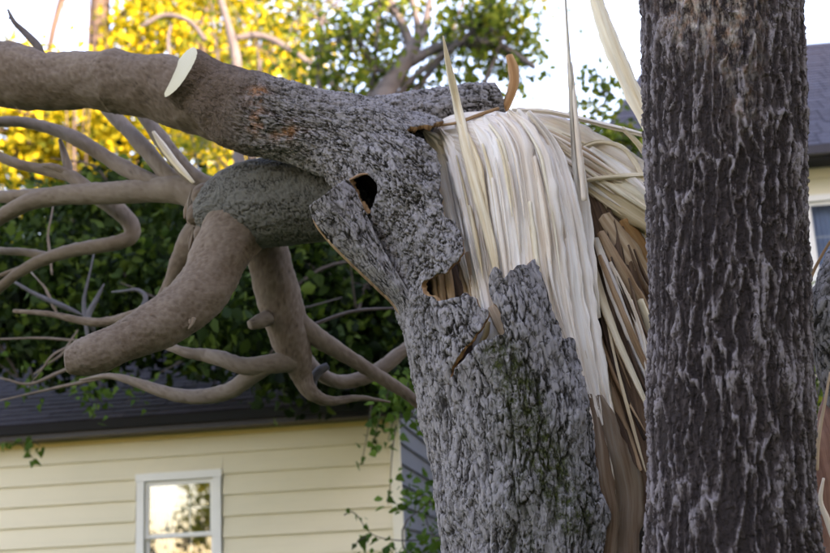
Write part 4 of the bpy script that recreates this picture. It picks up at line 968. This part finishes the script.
# fallen crown of the broken tree, lying over the roof (part of the broken tree)
r = np.random.default_rng(5); cl = []
for (cx, cy, Y, ex, ey, ez, n) in ((60,300,10.5,110,75,1.2,150), (180,290,10.8,90,75,1.2,130), (300,310,10.3,90,80,1.0,130), (395,330,10.6,55,70,.8,70), (330,352,9.8,80,18,.5,20), (120,215,11.5,150,38,1.2,90), (-80,280,11,80,90,1.2,50), (270,270,10.0,60,70,.8,60), (240,330,9.0,60,50,.6,30)):
    d = r.normal(size=(n, 3)); d /= np.linalg.norm(d, axis=1)[:, None]; q = r.random(n) ** .4
    for k in range(n):
        a = P(cx + d[k, 0] * ex * q[k], cy + d[k, 1] * ey * q[k], Y + d[k, 2] * ez * q[k]); cl.append(a)
cl = np.array(cl)
pts = np.repeat(cl, 40, 0) + r.normal(size=(len(cl) * 40, 3)) * .17 * np.array([1, 1, .7])
V, F, lv = leaf_mesh('crown', pts, .105, seed=3); lv = np.clip(lv + np.repeat(np.repeat(r.uniform(-.35, .35, len(cl)), 40), 6), 0, 1)
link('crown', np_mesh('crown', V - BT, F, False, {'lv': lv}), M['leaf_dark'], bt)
for k in range(46):
    a = cl[r.integers(len(cl))]; b = a + r.normal(size=3) * np.array([.7, .4, .4]); V, F = simple_tube([a, (a + b) / 2 + r.normal(size=3) * .12, b], [.018, .012, .005], 6)
    link('twig', np_mesh('twig', V - BT, F, True, {'cav': np.full(len(V), .6)}), M['bark_far'], bt)

# leafy sprigs hanging in front of the house
def sprig(pts, Y, nl, size, seed, spread=3.0):
    r = np.random.default_rng(seed); c = crom(np.array([(a, b) for a, b in pts], float), 24); C = np.array([P(a, b, Y) for a, b in c])
    Vt, D, th, s = tube_grid(C, np.linspace(.006, .003, 24), 5)
    o = link('leafy_twig', np_mesh('leafy_twig', Vt.reshape(-1, 3) - BT, grid_faces(24, 5), True, {'cav': np.full(120, .4)}), M['bark_far'], bt)
    ii = r.integers(2, 24, nl); pp = C[ii] + r.normal(size=(nl, 3)) * spread * mpp(*pts[0], Y)
    V, F, lv = leaf_mesh('leaves', pp, size, True, seed, .8); link('leaves', np_mesh('leaves', V - BT, F, False, {'lv': lv}), M['leaf_vine'], o)
sprig([(392,392),(383,408),(378,425),(372,448)], 9.4, 20, .085, 1, 5); sprig([(405,396),(394,420),(388,440)], 9.2, 16, .085, 2, 5); sprig([(396,425),(392,455),(390,490),(388,505)], 9.3, 9, .075, 3)
sprig([(372,400),(368,430),(362,462)], 9.4, 7, .07, 4, 3); sprig([(420,540),(395,540),(372,534),(356,514)], 9.3, 9, .08, 5, 2); sprig([(372,534),(360,540),(352,548)], 9.3, 6, .09, 6, 2); sprig([(344,515),(352,512),(362,520)], 9.3, 4, .06, 61, 2)
sprig([(0,440),(18,440),(30,438),(40,446)], 10.2, 14, .085, 7, 3.5); sprig([(18,440),(28,452),(34,460)], 10.2, 9, .085, 8, 3)
for i, (x, y) in enumerate([(420,380),(405,385),(412,405),(425,398),(98,392),(130,388),(88,380),(420,350),(385,392),(30,380)]):
    sprig([(x, y - 14), (x + 3, y), (x - 2, y + 14)], 8.2 if x > 300 else 9.5, 26, .075, 20 + i, 9)

# shrub at the house corner and one beyond the upright trunk
def shrub(name, label, px, Y, top, wd, n, mat, seed, size=.075):
    b = gnd(px, Y); z = P(px, top, Y).z
    tree(name, label, b, (0, 0), z * .75, .03, [((0, 0, z * .55), (wd, wd * .8, z * .45), 1.0)], n, 34, size, mat, M['bark_far'], seed, .16, limbs=8, cat='shrub')
shrub('shrub', 'low green shrub against the grey side wall beside the broken trunk', 442, 9.0, 478, .5, 60, M['leaf_vine'], 51)
shrub('shrub', 'green shrub below the window between upright trunk and right edge', 850, 9.6, 300, 1.0, 150, M['leaf_green'], 52, .09)

# background trees
b = gnd(85, 27); tree('yellow_tree', 'tall sunlit yellow leaved tree with a straight brown trunk at upper left', b, (0, 0), P(85, -160, 27).z, .46,
    [(off(200, 45, 27, b), (2.5, 2.3, 1.8), .5), (off(40, 150, 26, b), (3.4, 2.5, 1.8), .7), (off(150, 150, 26, b), (3.0, 2.5, 1.6), .55), (off(-70, 130, 27, b), (2.2, 2.2, 1.6), .3), (off(255, 60, 27, b), (1.8, 2, 1.5), .25), (off(8, 70, 26.5, b), (.9, 1.5, .8), .06), (off(200, -100, 27, b), (4, 3, 2.5), .3)],
    230, 38, .20, M['leaf_yellow'], M['bark_far'], 101, .42)
b = gnd(73, 23); tree('thin_tree', 'thin dark bare stem beside the yellow tree trunk', b, (0, 0), P(72, -60, 23).z, .055, [(off(80, -120, 23, b), (1.2, 1.2, .8), 1.0)], 16, 30, .14, M['leaf_green'], M['bark_far'], 102, limbs=3)
b = gnd(250, 20); tree('green_tree', 'yellow green tree with thin arching branches left of the pale forked tree', b, (.3, 0), P(260, 60, 20).z, .14,
    [(off(235, 20, 20, b), (1.5, 1.4, .9), .4), (off(300, 85, 20, b), (.9, 1, .6), .25), (off(220, 140, 20, b), (1.6, 1.4, .8), .4), (off(330, -30, 20, b), (2.0, 1.6, .8), .3)], 60, 26, .14, M['leaf_mid'], M['bark_pale'], 103, .3)
b = gnd(372, 16); pt = tree('forked_tree', 'pale forked tree with airy green leaves rising above the elbow', b, (0, 0), off(378, 105, 16, b)[2], .20,
    [(off(335, 40, 16, b), (.95, 1.1, .62), .8), (off(400, 25, 16, b), (.9, 1.1, .6), .25), (off(375, 85, 16, b), (.8, .9, .3), .35), (off(470, 45, 16, b), (.95, 1.1, .55), .7), (off(520, 55, 16, b), (.55, .8, .5), .3), (off(500, 12, 16, b), (.9, 1.0, .4), .35), (off(440, 90, 16, b), (.6, .8, .25), .2), (off(420, -90, 16, b), (2.4, 1.6, .6), .3)],
    50, 22, .125, M['leaf_green'], M['bark_pale'], 104, .22, limbs=8)
for t_ in ([(378,108,13),(386,90,11),(400,70,9),(412,50,8),(418,30,4),(408,-20,3)], [(412,52,6),(404,28,5),(390,0,4),(385,-20,3)], [(415,45,5),(424,28,4),(430,0,3)], [(410,62,6),(440,47,5),(470,43,5),(500,46,4),(535,68,2.5)], [(440,47,2),(455,35,1.5),(480,18,1.2)]):
    tube('limb', [(x, y, 15.6, w_) for x, y, w_ in t_], M['bark_pale'], None, 12); 
    o = COL.objects[-1]; o.data.transform(Matrix.Translation(-pt.location)); o.parent = pt
b = gnd(240, 18); bt2 = tree('arching_tree', 'slender tree of arching bare grey branches behind the sawn stub', b, (0, 0), 3.2, .10, [(off(262, 95, 18, b), (.6, .6, .4), 1.0)], 18, 22, .12, M['leaf_green'], M['bark_pale'], 105, .3, limbs=5)
for t_ in ([(240,200,7),(238,120,6),(236,60,5),(228,25,4),(218,-10,3)], [(236,38,3),(262,36,3.5),(290,50,3.5),(320,72,3.5),(345,98,4)], [(205,40,2.5),(190,22,2.5),(165,15,2.5),(142,26,2)], [(170,60,2),(168,40,1.6),(171,25,1.2)]):
    tube('limb', [(x, y, 17.5, w_) for x, y, w_ in t_], M['bark_pale'], None, 10); o = COL.objects[-1]; o.data.transform(Matrix.Translation(-bt2.location)); o.parent = bt2
b = gnd(600, 12); tree('sapling', 'small sparse green sapling seen between splinters and upright trunk', b, (.2, 0), P(605, 150, 12).z, .05,
    [(off(597, 95, 12, b), (.24, .4, .26), .3), (off(628, 142, 12, b), (.26, .4, .18), .7), (off(590, 130, 12, b), (.2, .3, .1), .25)], 34, 20, .085, M['leaf_green'], M['bark_far'], 106, .13, limbs=4)
# dense trees beyond the house that close the view behind the fallen crown
DT = [(-60, 21, 0), (70, 23, 0), (190, 21, 0), (300, 22, 0), (400, 24, 0), (500, 22, 260), (600, 23, 240), (690, 22, 250)]
lab = ['dark leafy tree behind the roof at the far left edge', 'dark leafy tree behind the roof below the thin stem', 'dark leafy tree behind the roof below the sawn stub', 'dark leafy tree behind the roof below the elbow', 'dark leafy tree behind the roof just left of the broken trunk', 'dark leafy tree hidden behind the broken trunk', 'dark leafy tree behind the open split of the broken trunk', 'dark leafy tree hidden behind the upright trunk']
for i, (px_, Y_, _) in enumerate(DT):
    b = gnd(px_, Y_); ctr = off(px_, 330, Y_, b); z1 = P(px_, _ or (185 if px_ < 250 else 165), Y_).z
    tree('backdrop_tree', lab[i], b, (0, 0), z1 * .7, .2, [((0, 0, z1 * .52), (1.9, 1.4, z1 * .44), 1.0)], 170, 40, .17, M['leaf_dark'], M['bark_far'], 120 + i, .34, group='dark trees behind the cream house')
# trees across the street, mirrored in the window
b = (-10.5, -9.0, 0); tree('street_tree', 'yellow leaved tree across the street, out of view behind the camera', b, (0, 0), 5.0, .15, [((0, 0, 4.0), (1.6, 1.6, 1.6), 1.0)], 90, 40, .17, M['leaf_yellow'], M['bark_far'], 140, .35)
b = (-5.5, -13.0, 0); tree('street_tree', 'second yellow leaved tree across the street, out of view behind the camera', b, (0, 0), 4.4, .15, [((0, 0, 3.4), (1.8, 1.5, 1.6), 1.0)], 90, 40, .17, M['leaf_yellow'], M['bark_far'], 141, .35)

b = (-13.0, -10.5, 0); tree('hedge', 'dark hedge added out of view behind the camera to darken the window reflection', b, (0, 0), 2.2, .08, [((dx, .3 * math.sin(dx), 1.75), (1.7, .8, 1.75), .5) for dx in (-6, -4, -2, 0, 2, 4, 6, 8, 10)], 60, 44, .15, M['leaf_dark'], M['bark_far'], 150, .28, limbs=14, cat='hedge')  # unseen hedge added so the lower pane mirrors something dark

# ------------------------------------------------------------------ torn stub at the right edge
ts = thing('torn_stub', 'reddish torn wood stub under a slab of grey bark at the right edge', 'tree stump', (P(845, 553, 4.9).x, 4.9, 0)); TSL = Vector(ts.location)
def tchild(o): o.data.transform(Matrix.Translation(-TSL)); o.parent = ts; return o
z_ = lambda v: np.zeros(len(v))
tchild(tube('bark_slab', [(846,440,4.87,6),(843,405,4.86,15),(840,372,4.85,21),(838,345,4.83,25),(838,315,4.82,29),(848,282,4.84,31),(862,250,4.88,27),(876,222,4.92,16),(890,196,4.95,4)], M['bark_scaly'], None, 120, 130, bark_scaly, cell=(.04, .10), extra={'moss': z_, 'stain': z_}))
fcx = {'fc': lambda v: np.stack([v[:, 0], v[:, 2], v[:, 1]], -1)}
M['red_wood'] = mat_wood('red_torn_wood', (.16,.07,.045), (.25,.12,.08), (.34,.18,.12), (.08,.035,.02))
tchild(tube('torn_wood', [(862,930,4.9,46),(858,700,4.9,38),(852,560,4.9,32),(846,500,4.9,30),(842,450,4.9,26),(841,410,4.9,20),(845,370,4.9,14)], M['red_wood'], None, 60, 160, bark_smooth, extra=fcx))
for p_, w_, m_ in (([(824,478),(821,500),(828,520),(836,545)], [3,5,6,5], 'wood'), ([(830,372),(825,400),(818,440),(817,470)], [2,3,4,3], 'wood_tan'), ([(836,232),(822,255),(812,275),(809,290)], [2,3,3,2], 'wood_tan')):
    o = strip(p_, w_, m_, (), Y=4.72, off=0, th=.015, nac=5, name='splinter'); o.data.transform(Matrix.Translation(bt.location - ts.location)); o.parent = ts
